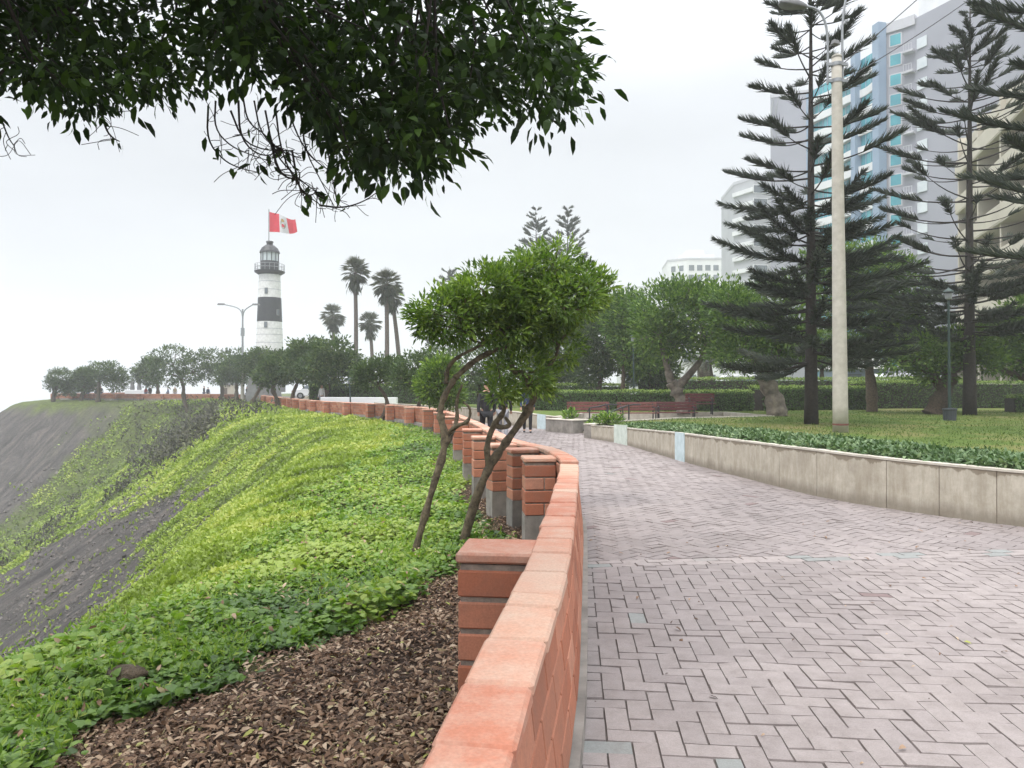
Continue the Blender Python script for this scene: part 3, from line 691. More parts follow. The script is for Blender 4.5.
# a second, finer plant and dry leaves among the creepers
k = (r.random(n) < .5) & (fbm(x * 1.7 + 9, y * 1.7, 171, 4) > .5); xs, ys, zs = x[k], y[k], z[k]; n2_ = len(xs)
P = np.stack([xs + r.normal(size=n2_) * .05, ys + r.normal(size=n2_) * .05, zs + .02 + .07 * r.random(n2_)], 1); L_ = .025 + .05 * r.random(n2_) + .001 * q[k]
o = leaves('fine_weeds', P, r.normal(size=(n2_, 3)) + np.array([0, 0, .7]), r.normal(size=(n2_, 3)) + np.array([0, 0, .5]), L_, L_ * .3, np.clip(.45 + .55 * r.random(n2_), 0, .97), M['cover'], shape='lance'); tag(o, 'fine pale green weeds growing among the creepers', 'weeds', kind='stuff')
k = r.random(n) < .03; xs, ys, zs = x[k], y[k], z[k]; n2_ = len(xs); L_ = .04 + .05 * r.random(n2_)
o = leaves('dry_leaves', np.stack([xs, ys, zs + .03], 1), r.normal(size=(n2_, 3)) * np.array([1, 1, .4]), np.array([0, 0, 1.]) + r.normal(size=(n2_, 3)) * .5, L_, L_ * .4, .5 + .5 * r.random(n2_), M['mulch'], shape='oval'); tag(o, 'dry brown leaves caught among the creepers', 'dry leaves', kind='stuff')
# yellow-green cover on the slope
x, y, s, t, q = scatter(620000, -46, 2, 8, 110, r)
scm, dirt, dark = masks(x, y, s, t)
cl = .5 * fbm(x * .9, y * .9, 101, 4) + .5 * fbm(t * 1.3, s * .22, 103, 4)
keep = (s > lushw.mean() * 0 + np.interp(t, [0, 14, 18, 24, 32, 41, 50], [5.0, 4.4, 3.4, 2.4, 1.4, .7, .4])) & (s < 36) & (r.random(len(x)) > scm * 1.03) & (r.random(len(x)) > .9 * dark) & (cl + .2 * r.random(len(x)) > .47)
x, y, s, t, cl, q = [v[keep] for v in (x, y, s, t, cl, q)]; n = len(x); print('slope leaves', n)
NS = slope_normal(x, y); z = terrain(x, y) + .02 + .35 * np.clip(cl - .4, 0, 1) * r.random(n)
D = r.normal(size=(n, 3)) + NS * .35; NR = NS * .9 + np.array([0, 0, .7]) + r.normal(size=(n, 3)) * .4
sz = (.045 + .0027 * q) * (.6 + .7 * r.random(n))
far = sst(66, 80, t)
tint = np.clip(.60 + 2.6 * (cl - .52) + .3 * (r.random(n) - .5) + .8 * (fbm(x * .25, y * .25, 105, 3) - .5) - .2 * far, 0, 1)
o = leaves('slope_ground_cover', np.stack([x, y, z], 1), D, NR, sz, sz * .7, tint, M['slope'], shape='lance', fold=.1)
tag(o, 'yellow green creeping plants covering the steep cliff slope', 'ground cover', kind='stuff')
# loose stones on the bare scree
xs, ys, ss, ts, qs = scatter(60000, -46, -10, 9, 105, r); sm, _, _ = masks(xs, ys, ss, ts); k = (sm > .6) & (ss > 4) & (ss < 34) & (fbm(ts * .8, ss * .2, 7, 3) + .25 * r.random(len(xs)) > .55); xs, ys, qs = xs[k], ys[k], qs[k]; n = len(xs); print('stones', n)
sz = (.012 + .0011 * qs) * (.4 + r.random(n) ** 3 * 2.2); c = np.stack([xs, ys, terrain(xs, ys)], 1)
dirs = np.array([(1, 0, 0), (-1, 0, 0), (0, 1, 0), (0, -1, 0), (0, 0, 1), (0, 0, -.5)], float); V = (c[:, None] + dirs[None] * sz[:, None, None] * (.6 + .7 * r.random((n, 6, 1))) + r.normal(size=(n, 6, 3)) * sz[:, None, None] * .2).reshape(-1, 3)
F = (np.arange(n)[:, None, None] * 6 + np.array([(0, 2, 4), (2, 1, 4), (1, 3, 4), (3, 0, 4), (2, 0, 5), (1, 2, 5), (3, 1, 5), (0, 3, 5)])[None]).reshape(-1, 3)
o = np_mesh('scree_stones', V, F, plain('scree_stone', (.15, .132, .117), (.08, .073, .068), 1.5, .95), np.full(len(F), .5)); tag(o, 'loose grey stones lying on the bare scree', 'stones', kind='stuff')
# sparse weeds rooting in the scree
xs, ys, ss, ts, qs = scatter(60000, -46, -6, 9, 105, r); sm, _, _ = masks(xs, ys, ss, ts); k = (sm > .3) & (ss > 4) & (ss < 32) & (fbm(xs * .8, ys * .8, 57, 4) + .12 * r.random(len(xs)) > .66); xs, ys, qs = xs[k], ys[k], qs[k]; n = len(xs)
L_ = (.05 + .0032 * qs) * (.5 + r.random(n)); o = leaves('scree_weeds', np.stack([xs, ys, terrain(xs, ys) + .02], 1), r.normal(size=(n, 3)) + np.array([-.3, 0, .8]), r.normal(size=(n, 3)), L_, L_ * .6, .15 + .7 * r.random(n), M['slope']); tag(o, 'ragged green weeds rooting here and there in the bare scree', 'weeds', kind='stuff')
# dead brown shrubs on the slope below the lighthouse trees
x, y, s, t, q = scatter(190000, -46, -8, 35, 115, r); scm, dirt, dark = masks(x, y, s, t)
keep = (s > 2.5) & (s < 24) & (dark > .5) & (scm < .5) & (r.random(len(x)) < .8) | ((s > 2) & (s < 12) & (t > 60) & (t < 128) & (scm < .5) & (r.random(len(x)) < .05))
x, y, s, t, q = [v[keep] for v in (x, y, s, t, q)]; n = len(x)
P = np.stack([x, y, terrain(x, y) + .9 * r.random(n) ** 1.5], 1); sz = .22 + .3 * r.random(n)
o = leaves('dead_shrubs', P, r.normal(size=(n, 3)) + np.array([0, 0, .5]), r.normal(size=(n, 3)), sz, sz * .4, r.random(n), M['shrub']); tag(o, 'dark grey brown shrubs clumped on the upper slope', 'shrubs', kind='stuff')
# dry leaves on the bare soil by the wall
x, y, s, t, q = scatter(230000, -55, 4, 2.2, 14, r); scm, dirt, dark = masks(x, y, s, t)
den = .4 + 1.6 * (fbm(x * .8, y * .8, 111, 3) - .3)
keep = (s > .12) & (dirt > .25) & (r.random(len(x)) < den * dirt)
x, y, s, t = x[keep], y[keep], s[keep], t[keep]; n = len(x); print('litter', n)
P = np.stack([x, y, terrain(x, y) + .004 + .03 * r.random(n)], 1)
D = r.normal(size=(n, 3)) * np.array([1, 1, .28]); NR = np.array([0, 0, 1.]) + r.normal(size=(n, 3)) * .42; sz = .024 + .056 * r.random(n) ** 1.5
o = leaves('leaf_litter', P, D, NR, sz, sz * .32, r.random(n), M['mulch'], shape='oval', fold=.25, droop=.2); tag(o, 'brown dry leaves littering the bare soil beside the parapet', 'leaf litter', kind='stuff')
# a few dry leaves blown on the path and against the foot of the parapet
n = 420; x = np.r_[r.uniform(.3, 6, 150), np.zeros(270)]; y = np.r_[r.uniform(2.2, 9, 150), r.uniform(1.5, 9, 270)]
u = np.interp(y[150:], WP[:60, 1], WU[:60]); x[150:] = np.interp(u, WU, WP[:, 0]) + .15 + np.abs(r.normal(0, .10, 270))
P = np.stack([x, y, np.full(n, .006) + .01 * r.random(n)], 1); sz = .02 + .05 * r.random(n) ** 2
o = leaves('blown_leaves', P, r.normal(size=(n, 3)) * np.array([1, 1, .15]), np.array([0, 0, 1.]) + r.normal(size=(n, 3)) * .25, sz, sz * .45, r.random(n) ** .7, M['mulch'], shape='oval', fold=.3, droop=.2)
tag(o, 'small dry leaves scattered on the paving', 'fallen leaves', kind='stuff')
# low grey-green bed behind the planter wall
def bed(name, label, P, u0, u1, w, zt, n, cat='ground cover', seed=1):
    r = np.random.default_rng(seed); Q, U = resample(smooth_line(P, 2), .12); T = unit(np.gradient(Q, axis=0)); Nn = np.stack([T[:, 1], -T[:, 0]], 1)
    u = r.uniform(u0, u1, n); k = r.random(n); off = .12 + k * w * (1 + .25 * (fbm(u * .6, u * 0, 5) - .5))
    x = np.interp(u, U, Q[:, 0]) + np.interp(u, U, Nn[:, 0]) * off; y = np.interp(u, U, Q[:, 1]) + np.interp(u, U, Nn[:, 1]) * off
    h = .12 * np.sin(np.clip(k * 1.12 + .12, 0, 1) * math.pi) ** .5 + .12 * (fbm(x * 1.8, y * 1.8, 7, 3) - .3)
    z = np.interp(u, U, zt(U)) - .04 + h * (1 - .55 * r.random(n) ** 2)
    D = r.normal(size=(n, 3)) + np.array([0, 0, .45]); D[:, 0] += -.5; NR = np.array([0, 0, 1.]) + r.normal(size=(n, 3)) * .5; sz = .055 + .06 * r.random(n)
    tint = np.clip(.1 + .8 * r.random(n) * (.5 + fbm(x * 2, y * 2, 9, 3)), 0, 1)
    o = leaves(name, np.stack([x, y, z], 1), D, NR, sz, sz * .42, tint, M['bed'], shape='oval', fold=.2, droop=.15); tag(o, label, cat, kind='stuff')
bed('low_leafy_bed', 'grey green low leafy planting behind the cream planter wall', PW, 1.5, ug + .5, 2.0, lambda U: np.interp(U, *tops), 42000)
# grass on the lawn
n = 52000; x = r.uniform(2.5, 30, n); y = r.uniform(9, 36, n); keep = (inpoly(x, y, np.array(lp))) & ~inpoly(x, y, np.array(plaza)); x, y = x[keep], y[keep]; n = len(x)
sz = .03 + .045 * r.random(n); P = np.stack([x, y, np.full(n, lawn_z)], 1)
o = leaves('lawn_grass', P, r.normal(size=(n, 3)) * .6 + np.array([0, 0, 1.]), r.normal(size=(n, 3)), sz, sz * .35, np.clip(r.random(n) * .6 + .9 * (fbm(x * .3, y * .3, 13, 3) - .3), 0, 1), M['grass']); tag(o, 'short patchy grass on the park lawn', 'grass', kind='stuff')
# stump-like rock in the creepers
c = at(128, 680, 5.0); bm = bmesh.new(); bmesh.ops.create_icosphere(bm, subdivisions=3, radius=.11)
for v in bm.verts:
    k = 1 + .5 * (float(fbm(np.array([v.co.x * 9 + 3]), np.array([v.co.y * 9 + v.co.z * 7]), 3)[0]) - .5); v.co = Vector((v.co.x * 1.25 * k, v.co.y * .9 * k, v.co.z * .62 * k))
me = bpy.data.meshes.new('rock'); bm.to_mesh(me); bm.free(); me.materials.append(M['rock']); me.polygons.foreach_set('use_smooth', np.ones(len(me.polygons), bool))
zz = float(terrain(np.array([c[0]]), np.array([c[1]]))[0]); o = link('rock', me, None, (c[0], c[1], zz + .12)); tag(o, 'brown weathered lump lying among the creepers on the brow', 'rock')

# ================================================================ the overhanging tree in the foreground
def canopy():
    r = np.random.default_rng(31)
    base = (-1.75, -1.6, float(terrain(np.array([-1.75]), np.array([-1.6]))[0]))
    root = thing('overhanging_tree', 'dark leafy tree overhanging the viewer with bare curling twigs at its lower edge', 'tree', base)
    # lower outline of the crown: (px, lowest py); clusters stand at 2.6-5.5 m, rising over the viewer
    ox = np.array([-420, -200, -80, 0, 20, 45, 60, 75, 95, 120, 150, 185, 205, 240, 280, 330, 352, 375, 400, 432, 450, 468, 490, 520, 545, 565, 580, 592, 598, 602])
    oy = np.array([150, 140, 130, 98, 86, 82, 106, 116, 104, 104, 88, 90, 78, 66, 76, 138, 168, 162, 172, 164, 148, 124, 108, 116, 118, 104, 84, 70, 56, 34])
    P = []; 
    while len(P) < 2700:
        px = r.uniform(-420, 600); d = r.uniform(2.7, 5.4); low = np.interp(px, ox, oy) + (d - 3.2) * 1.5
        top = low - 60 - 380 * r.random() ** 1.3
        py = r.uniform(top, low - 4)
        if px > np.interp(py, [-300, -60, 0, 40, 80, 110], [420, 520, 540, 568, 590, 590]): continue
        if px < 230 and py > 0 and r.random() < .4: continue
        if r.random() > -.35 + 1.9 * float(fbm(np.array([px / 40.]), np.array([py / 40. + d * .6]), 12, 3)[0]): continue
        P.append(at(px, py, d))
    E = r.normal(size=(1000, 3)); E = unit(E) * (r.random((1000, 1)) ** .4) * np.array([3.0, 2.4, 1.15]) + np.array([-1.3, 3.0, 5.0]); pyE = 388 - (E[:, 2] - 1.6) * 740 / np.maximum(E[:, 1], .3); pxE = 512 + E[:, 0] * 740 / np.maximum(E[:, 1], .3)  # added unseen leaf clusters overhead, thickening the crown against light from above
    E = E[(E[:, 1] < .5) | (pyE < np.interp(pxE, ox, oy) - 50) & (pxE < 460)]
    C = np.concatenate([np.array(P), E]); n = len(C); per = 12; ci = np.repeat(np.arange(n), per)
    off = r.normal(size=(n * per, 3)) * .085; tone = r.random(n)
    D = unit(off) * .9 + r.normal(size=(n * per, 3)) * .3 + np.array([.25, 0, -.35]); NR = np.array([0, 0, 1.]) + r.normal(size=(n * per, 3)) * .55
    L = (.048 + .036 * r.random(n * per)) * np.where(ci >= len(P), 1.6, 1.)
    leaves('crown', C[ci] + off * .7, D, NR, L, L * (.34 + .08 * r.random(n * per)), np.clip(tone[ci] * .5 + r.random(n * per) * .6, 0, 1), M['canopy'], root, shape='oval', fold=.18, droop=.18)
    mb = MB()
    tr = np.array([base, (-1.7, -1.5, .9), (-1.5, -1.1, 1.9), (-1.35, -.5, 2.7)]); q = smooth_line(tr, 2); mb.tube(q, list(np.linspace(.17, .12, len(q))), 10)
    hubs = []
    for px, py, d in ((-200, -160, 3.2), (20, -60, 3.8), (60, 20, 4.4), (150, -80, 3.6), (230, 10, 4.2), (330, 0, 4.0), (300, -150, 3.4), (430, 20, 4.2), (470, -80, 4.4), (540, 30, 4.1)):
        e = at(px, py, d); pl = limb(tr[-1], e, r, .05, 8); mb.tube(pl, list(np.linspace(.075, .014, 8)), 6); hubs.append(pl)
    H = np.concatenate([h[2:] for h in hubs])
    for i in r.choice(n, 460, replace=False):
        dd = np.linalg.norm(H - C[i], axis=1); q = H[np.argmin(dd)]; pl = limb(q, C[i], r, -.05, 5); mb.tube(pl, list(np.linspace(.009, .003, 5)), 4, cap=False)
    mb.build('trunk', M['bark_dark'], root, smooth=True)
    # bare curling twigs hanging out of the lower edge
    mb = MB(); tips = []
    curls = [[(207, 105), (208, 140), (222, 160), (240, 168), (258, 172)], [(215, 100), (216, 128), (230, 146), (252, 155), (270, 162)], [(236, 100), (238, 140), (262, 158), (283, 148)],
             [(262, 110), (272, 150), (292, 172), (306, 186), (322, 198)], [(275, 105), (284, 152), (302, 190), (318, 205)], [(300, 110), (303, 150), (318, 176), (336, 208)],
             [(318, 205), (342, 208), (362, 202), (379, 190)], [(285, 100), (296, 140), (318, 165), (345, 176)], [(330, 110), (326, 150), (334, 180), (336, 206)],
             [(225, 110), (244, 140), (262, 150), (292, 150)], [(255, 100), (258, 132), (276, 150), (300, 158)], [(240, 95), (246, 122), (262, 132), (275, 146)], [(310, 120), (322, 140), (340, 150), (362, 168)],
             [(270, 140), (280, 175), (296, 180), (302, 172)], [(290, 150), (300, 192), (312, 196), (318, 188)], [(100, 105), (106, 130), (112, 138), (117, 141)], [(2, 120), (6, 138), (12, 146)]]
    for c in curls:
        d = r.uniform(3.5, 4.3); q = smooth_line(np.array([at(a + r.normal() * 1.5, b, d + k * r.normal() * .05) for k, (a, b) in enumerate(c)]), 2)
        w = r.uniform(.004, .0075); mb = MB(); mb.tube(q, list(np.linspace(w, .0022, len(q))), 5); tips.append(q)
        for k in range(10):
            i = r.integers(3, len(q)); e = q[i] + np.array([r.normal() * .07, r.normal() * .07, -.03 + r.normal() * .06]); mid = (q[i] + e) / 2 + r.normal(size=3) * .022
            mb.tube(smooth_line(np.array([q[i], mid, e]), 2), .0018, 4)
        mb.build('bare_twig', M['bark_dark'], root, smooth=True)
    Q = np.concatenate([q[len(q) // 3:] for q in tips]); k = r.choice(len(Q), 45); Pq = Q[k] + r.normal(size=(45, 3)) * .03; L = .05 + .04 * r.random(45)
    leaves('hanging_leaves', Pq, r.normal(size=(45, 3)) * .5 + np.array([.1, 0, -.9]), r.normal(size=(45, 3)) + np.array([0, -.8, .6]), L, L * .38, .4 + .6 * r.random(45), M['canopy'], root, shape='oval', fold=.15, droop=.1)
canopy()

# ================================================================ the two leaning trees on the brow
def gz(x, y): return float(terrain(np.array([x]), np.array([y]))[0])
def pxs(seq): return [at(*q) for q in seq]
def blob(px, py, d, rx, ry, rz=None):
    k = d / 740; return (at(px, py, d), (rx * k, (rz or max(rx, ry) * .8) * k, ry * k))
def grounded(pts):
    p = np.array(pts[0]); g = gz(p[0], p[1]) if p[0] < 60 else p[2]; pts = list(pts); pts[0] = np.array([p[0], p[1], g - .05]); return pts, (p[0], p[1], g)
tl, bl = grounded(pxs([(411, 566, 8.7), (421, 530, 8.72), (432, 490, 8.75), (443, 455, 8.8), (446, 436, 8.85), (439, 414, 8.9), (444, 396, 8.95), (455, 378, 9.0)]))
broadleaf('leaning_tree', 'left one of the two slim leaning trees on the brow, its thin trunk forking low', bl,
  [(tl, [.052, .045, .042, .044, .05, .042, .036, .032]),
   (pxs([(455, 378, 9.0), (472, 362, 9.1), (490, 352, 9.15), (508, 346, 9.2)]), [.04, .035, .03, .022]),
   (pxs([(446, 384, 9.0), (447, 368, 9.0), (458, 356, 9.0), (484, 344, 9.0)]), [.03, .026, .022, .018]),
   (pxs([(446, 436, 8.85), (455, 426, 8.8), (469, 422, 8.75), (471, 408, 8.7), (463, 402, 8.7)]), [.028, .024, .022, .015, .009]),
   (pxs([(448, 442, 8.85), (458, 420, 8.95), (456, 400, 9.05), (462, 385, 9.1)]), [.03, .028, .02, .014])],
  [blob(452, 315, 8.9, 36, 27), blob(488, 297, 9.1, 42, 30), blob(500, 322, 9.2, 40, 24), blob(424, 318, 8.8, 13, 19), blob(515, 290, 9.3, 30, 30)],
  430, 20, .048, .088, .032, M['bark_moss'], M['tree'], 51, nlimb=60, up=.1, out=.75, down=.05)
tr_, br = grounded(pxs([(462, 536, 9.4), (475, 500, 9.42), (489, 466, 9.45), (503, 446, 9.5), (522, 420, 9.5), (533, 402, 9.5), (534, 390, 9.5), (523, 378, 9.55), (511, 368, 9.6)]))
broadleaf('leaning_tree', 'right one of two leaning trees on the brow, its mossy trunk bending over the parapet', br,
  [(tr_, [.066, .058, .056, .052, .05, .048, .045, .04, .036]),
   (pxs([(489, 466, 9.45), (486, 447, 9.4), (493, 425, 9.4), (506, 410, 9.45), (500, 400, 9.4)]), [.046, .04, .036, .028, .016]),
   (pxs([(493, 425, 9.4), (503, 428, 9.4), (511, 425, 9.4), (505, 417, 9.4)]), [.034, .032, .026, .015]),
   (pxs([(511, 368, 9.6), (512, 350, 9.6), (526, 332, 9.6)]), [.045, .04, .03]),
   (pxs([(534, 390, 9.5), (545, 372, 9.5), (556, 356, 9.5)]), [.03, .025, .02])],
  [blob(543, 276, 9.6, 38, 30), blob(583, 290, 9.7, 28, 26), blob(530, 310, 9.5, 42, 34), blob(558, 342, 9.6, 26, 26), blob(522, 372, 9.4, 32, 24), blob(503, 392, 9.3, 17, 10), blob(603, 287, 9.7, 14, 15), blob(560, 300, 9.3, 40, 24), blob(556, 256, 9.7, 22, 12), blob(540, 388, 9.6, 16, 10)],
  600, 20, .048, .088, .032, M['bark_moss'], M['tree'], 52, nlimb=60, up=.1, out=.75, down=.05)

# ================================================================ umbrella-shaped trees along the far parapet
ROW = [  # label bits, trunk px, crown blobs (px,py,rx,ry), distance, size
 ('leftmost small bushy tree at the far end of the parapet', [(53, 402), (54, 392), (58, 384)], [(62, 379, 13, 8), (52, 384, 6, 5), (70, 388, 8, 5), (62, 387, 9, 6)], 103),
 ('small sparse tree, second from the far left end of the parapet', [(81, 402), (83, 392), (85, 384)], [(84, 375, 8, 5), (87, 385, 8, 5)], 103),
 ('round crowned tree with a straight thin trunk near the far left end', [(98, 399), (99, 388), (99, 378)], [(108, 373, 16, 9), (97, 371, 9, 6), (117, 380, 10, 9), (122, 383, 8, 5)], 101),
 ('low tree with a dark gap of sky on its left, before the pale monument', [(158, 398), (158, 388), (157, 380)], [(150, 372, 12, 12), (140, 374, 7, 6)], 104),
 ('broad leaning tree on the bare brow, tallest of the far left trees', [(188, 404), (183, 396), (184, 386), (180, 378)], [(172, 360, 24, 12), (195, 368, 16, 12), (165, 372, 16, 12), (185, 378, 14, 8)], 94),
 ('flat topped tree with a thick dark trunk left of the twin arm lamp', [(221, 398), (223, 388), (219, 380)], [(207, 362, 18, 11), (228, 365, 18, 12), (215, 374, 18, 9), (240, 360, 14, 9)], 96),
 ('small rounded tree between the thick dark trunk and the twin arm lamp', [(236, 399), (237, 388), (236, 381)], [(236, 369, 15, 10), (226, 374, 10, 8), (246, 374, 10, 8)], 92),
 ('flat topped tree standing in front of the lighthouse base', [(250, 402), (258, 392), (263, 382)], [(262, 360, 18, 9), (275, 368, 16, 12), (252, 364, 14, 9)], 76),
 ('twisted tree right of the grey ramp, its lower crown drooping', [(278, 408), (277, 398), (272, 390), (276, 380)], [(283, 368, 17, 12), (270, 374, 15, 10), (293, 360, 15, 9)], 62),
 ('tall dark tree with two close trunks right of the lighthouse', [(293, 410), (292, 396), (297, 384)], [(308, 352, 18, 10), (300, 366, 18, 12), (312, 374, 14, 9)], 58),
 ('wide dark tree left of the palms, with forked trunk', [(323, 411), (324, 398), (328, 388), (334, 378)], [(333, 354, 22, 13), (345, 366, 16, 13), (320, 366, 20, 13), (335, 374, 22, 9)], 52),
 ('low dense tree with a bent trunk in front of the far hedge', [(380, 418), (388, 408), (386, 396), (378, 386)], [(374, 374, 20, 12), (388, 366, 18, 9), (364, 378, 10, 8), (395, 374, 12, 10)], 37),
 ('tree behind the left crown of the leaning trees, with curved trunk', [(412, 418), (418, 410), (420, 398), (415, 386)], [(420, 368, 24, 14), (405, 376, 16, 10), (438, 376, 16, 13), (425, 384, 14, 8)], 34),
 ('yellowish green tree just left of the leaning trees', [(432, 424), (440, 408), (446, 394)], [(432, 385, 14, 16), (442, 372, 14, 14), (448, 394, 14, 12)], 27)]
for i, (lab, tr, cb, d) in enumerate(ROW):
    tp, b = grounded([at(px, py, d) for px, py in tr]); k = d / 740
    if wall_st([b[0]], [b[1]])[0][0] < 0: tp[0][2] = -.1; b = (b[0], b[1], 0.)
    rw = (2.6 if d < 70 else 2.2) * k
    broadleaf('umbrella_tree', lab, b, [(tp, list(np.linspace(rw, rw * .6, len(tp))))], [blob(a, c, d, e, f * (1.2 if d > 50 else 1)) for a, c, e, f in cb],
      230 if d > 90 else 300, 16, .20 if d > 50 else .14, .34 if d > 90 else (.26 if d > 45 else .18), .16 if d > 45 else .075, M['bark'], M['tree_far'] if d > 30 else M['tree'], 100 + i, 'umbrella trees along the far parapet', nlimb=16, up=.35, out=.7, twig=.03)
# ================================================================ park: hedges, broadleaf trees, Norfolk pines, palms
def hedge(name, label, P, w, z0, z1, n, seed, sz=.09):
    r = np.random.default_rng(seed); P, U = resample(np.array(P, float), .4); T = unit(np.gradient(P, axis=0)); Nn = np.stack([-T[:, 1], T[:, 0]], 1)
    root = thing(name, label, 'hedge', (P[len(P) // 2][0], P[len(P) // 2][1], z0))
    mb = MB(); sweep(mb, P, (-w / 2 + .12, w / 2 - .12), z0, z1 - .12); mb.build('branches', M['bark_dark'], root)
    u = r.uniform(0, U[-1], n); side = r.random(n); h = r.random(n); top = side > .55
    off = np.where(top, r.uniform(-.5, .5, n) * w, np.where(side > .12, 1, -1) * (-.5) * w)
    z = np.where(top, z1, z0 + (z1 - z0) * h); bump_ = .12 * (fbm(u * .9, z * 1.5, seed, 3) - .5)
    x = np.interp(u, U, P[:, 0]); y = np.interp(u, U, P[:, 1]); nx = np.interp(u, U, Nn[:, 0]); ny = np.interp(u, U, Nn[:, 1])
    z = z + np.where(top, bump_ * 1.2, 0) + r.normal(size=n) * .03; off = off + np.where(top, 0, np.sign(off) * bump_) + r.normal(size=n) * .03
    nrm = np.stack([nx * np.sign(off), ny * np.sign(off), np.zeros(n)], 1) * (~top[:, None]) + np.array([0, 0, 1.]) * top[:, None]
    D = r.normal(size=(n, 3)) + nrm * .4 + np.array([0, 0, .3]); s_ = sz * (.7 + .6 * r.random(n))
    tint = np.clip(.35 * r.random(n) + np.where(top, .62 + .38 * r.random(n), .1 + .3 * fbm(u * .5, z, 3, 3)), 0, 1)   # leaves on the clipped top are paler than on the sides
    leaves('foliage', np.stack([x + nx * off, y + ny * off, z], 1), D, nrm + r.normal(size=(n, 3)) * .5, s_, s_ * .5, tint, M['hedge'], root, shape='oval', fold=.2)
hedge('clipped_hedge', 'long low dark clipped hedge behind the red benches', [(1.2, 37.0), (6, 36.2), (11.5, 35.6)], 1.3, lawn_z, 1.42, 15000, 1)
hedge('clipped_hedge', 'dark clipped hedge standing behind the thick pale trunk', [(11.9, 36.2), (18, 38.2)], 1.3, lawn_z, 1.62, 9000, 2)
hedge('clipped_hedge', 'tall clipped hedge at the far side of the lawn behind the concrete pole', [(18.2, 40), (25, 41), (36, 42)], 1.4, lawn_z, 1.92, 17000, 3)
hedge('clipped_hedge', 'pale topped second hedge behind the bench corner hedge', [(8, 46.5), (18, 46), (29, 47)], 1.4, lawn_z, 2.16, 14000, 4, .11)
hedge('clipped_hedge', 'short hedge in the shade left of the park trees', [(1.2, 48), (7.5, 48)], 1.3, lawn_z, 1.8, 6000, 5, .11)
hedge('clipped_hedge', 'long bright topped hedge behind the far white kerb wall', [(-14.5, 54), (-9, 53), (-1.5, 51)], 1.6, .3, 1.78, 15000, 6, .12)
hedge('clipped_hedge', 'low ragged hedge at the right edge of the lawn', [(22.5, 33.5), (27, 33)], 1.0, lawn_z, 1.25, 5000, 7)
mb = MB(); sweep(mb, np.array([(-13.0, 50.4), (-11, 50), (-7.6, 49)]), (-.12, .12), -.1, .98); c0 = (-12, 50, 0)
tag(mb.build('kerb_wall', M['offwhite'], None, c0, bevel=.02), 'white low wall in front of the far bright hedge', 'low wall')

def park_tree(label, trunk, blobs, d, seed, leaf='park', bark='bark', tw=.2, n=300, per=14, L=.2, cr=.2, group='broadleaf trees in the park', up=.3, name='park_tree'):
    tp = [at(*q) if len(q) == 3 else at(q[0], q[1], d) for q in trunk[0]]; tp[0][2] = lawn_z - .03; b = (tp[0][0], tp[0][1], lawn_z)
    tr = [(tp, list(np.linspace(tw, tw * .7, len(tp))))] + [([at(q[0], q[1], d) for q in t], list(np.linspace(tw * .6, tw * .3, len(t)))) for t in trunk[1:]]
    broadleaf(name, label, b, tr, [blob(a, c, d + (g[0] if g else 0), e, f) for a, c, e, f, *g in blobs], int(n * 1.7), per, cr, L * 1.1, L * .5, M[bark], M[leaf], seed, group, nlimb=30, up=up, out=.7, twig=.025)
park_tree('forked grey trunk tree with round crown behind the red benches', [[(683, 414), (682, 402), (676, 390), (671, 382)], [(671, 382), (667, 366), (663, 352), (660, 335)], [(676, 388), (690, 374), (703, 358), (706, 340)]],
  [(700, 318, 42, 32), (668, 312, 34, 30), (735, 318, 32, 28), (690, 295, 28, 14), (655, 332, 22, 24), (720, 345, 30, 14), (675, 345, 22, 12)], 32, 61, n=520, L=.19, tw=.3, bark='bark_pale')
park_tree('tree with thick pale mottled trunk, its crown hidden behind the conifer', [[(778, 418), (775, 400), (768, 385), (764, 370)], [(764, 370), (752, 352), (742, 335)], [(766, 372), (778, 350), (785, 330)]],
  [(748, 325, 30, 36), (780, 318, 36, 40), (740, 355, 28, 14), (728, 305, 22, 24), (800, 340, 24, 20)], 29, 62, n=420, L=.17, tw=.46, bark='bark_pale')
park_tree('dark slender tree at the left of the park trees', [[(600, 408), (598, 390), (603, 370)]], [(603, 340, 26, 34), (590, 362, 20, 22), (615, 318, 20, 16)], 44, 63, leaf='tree_far', n=300, L=.25, tw=.16)
park_tree('slim trunk tree behind the left red bench', [[(622, 408), (623, 385), (624, 360)]], [(630, 322, 24, 28), (640, 345, 24, 28), (622, 305, 14, 12)], 41, 64, n=320, L=.23, tw=.14)
park_tree('darker tree between the benches and the forked tree', [[(648, 408), (650, 388), (650, 365)]], [(652, 350, 24, 26), (640, 372, 18, 12), (660, 372, 18, 12)], 46, 65, leaf='tree_far', n=260, L=.25, tw=.15)
park_tree('bushy low tree at the far left of the park, beyond the leaning trees', [[(560, 410), (560, 392), (562, 375)]], [(560, 355, 28, 26), (575, 372, 24, 16), (580, 335, 16, 18), (540, 368, 22, 18)], 50, 66, leaf='tree_far', n=300, L=.27, tw=.15)
park_tree('mid green tree filling the gap behind the two leaning trees', [[(480, 402), (480, 392), (478, 384)]], [(470, 366, 28, 22), (498, 362, 26, 24), (446, 358, 20, 16), (482, 380, 26, 12), (520, 350, 22, 22)], 43, 71, leaf='tree_far', n=260, L=.2, tw=.16)
park_tree('bright green broad tree behind the concrete lamp pole', [[(872, 412), (872, 390), (868, 360)], [(868, 362), (880, 330), (888, 300)]], [(868, 268, 34, 26), (900, 290, 28, 28), (845, 290, 26, 28), (875, 318, 40, 28), (830, 262, 24, 22), (905, 325, 24, 24)], 34, 67, n=560, L=.2, tw=.26)
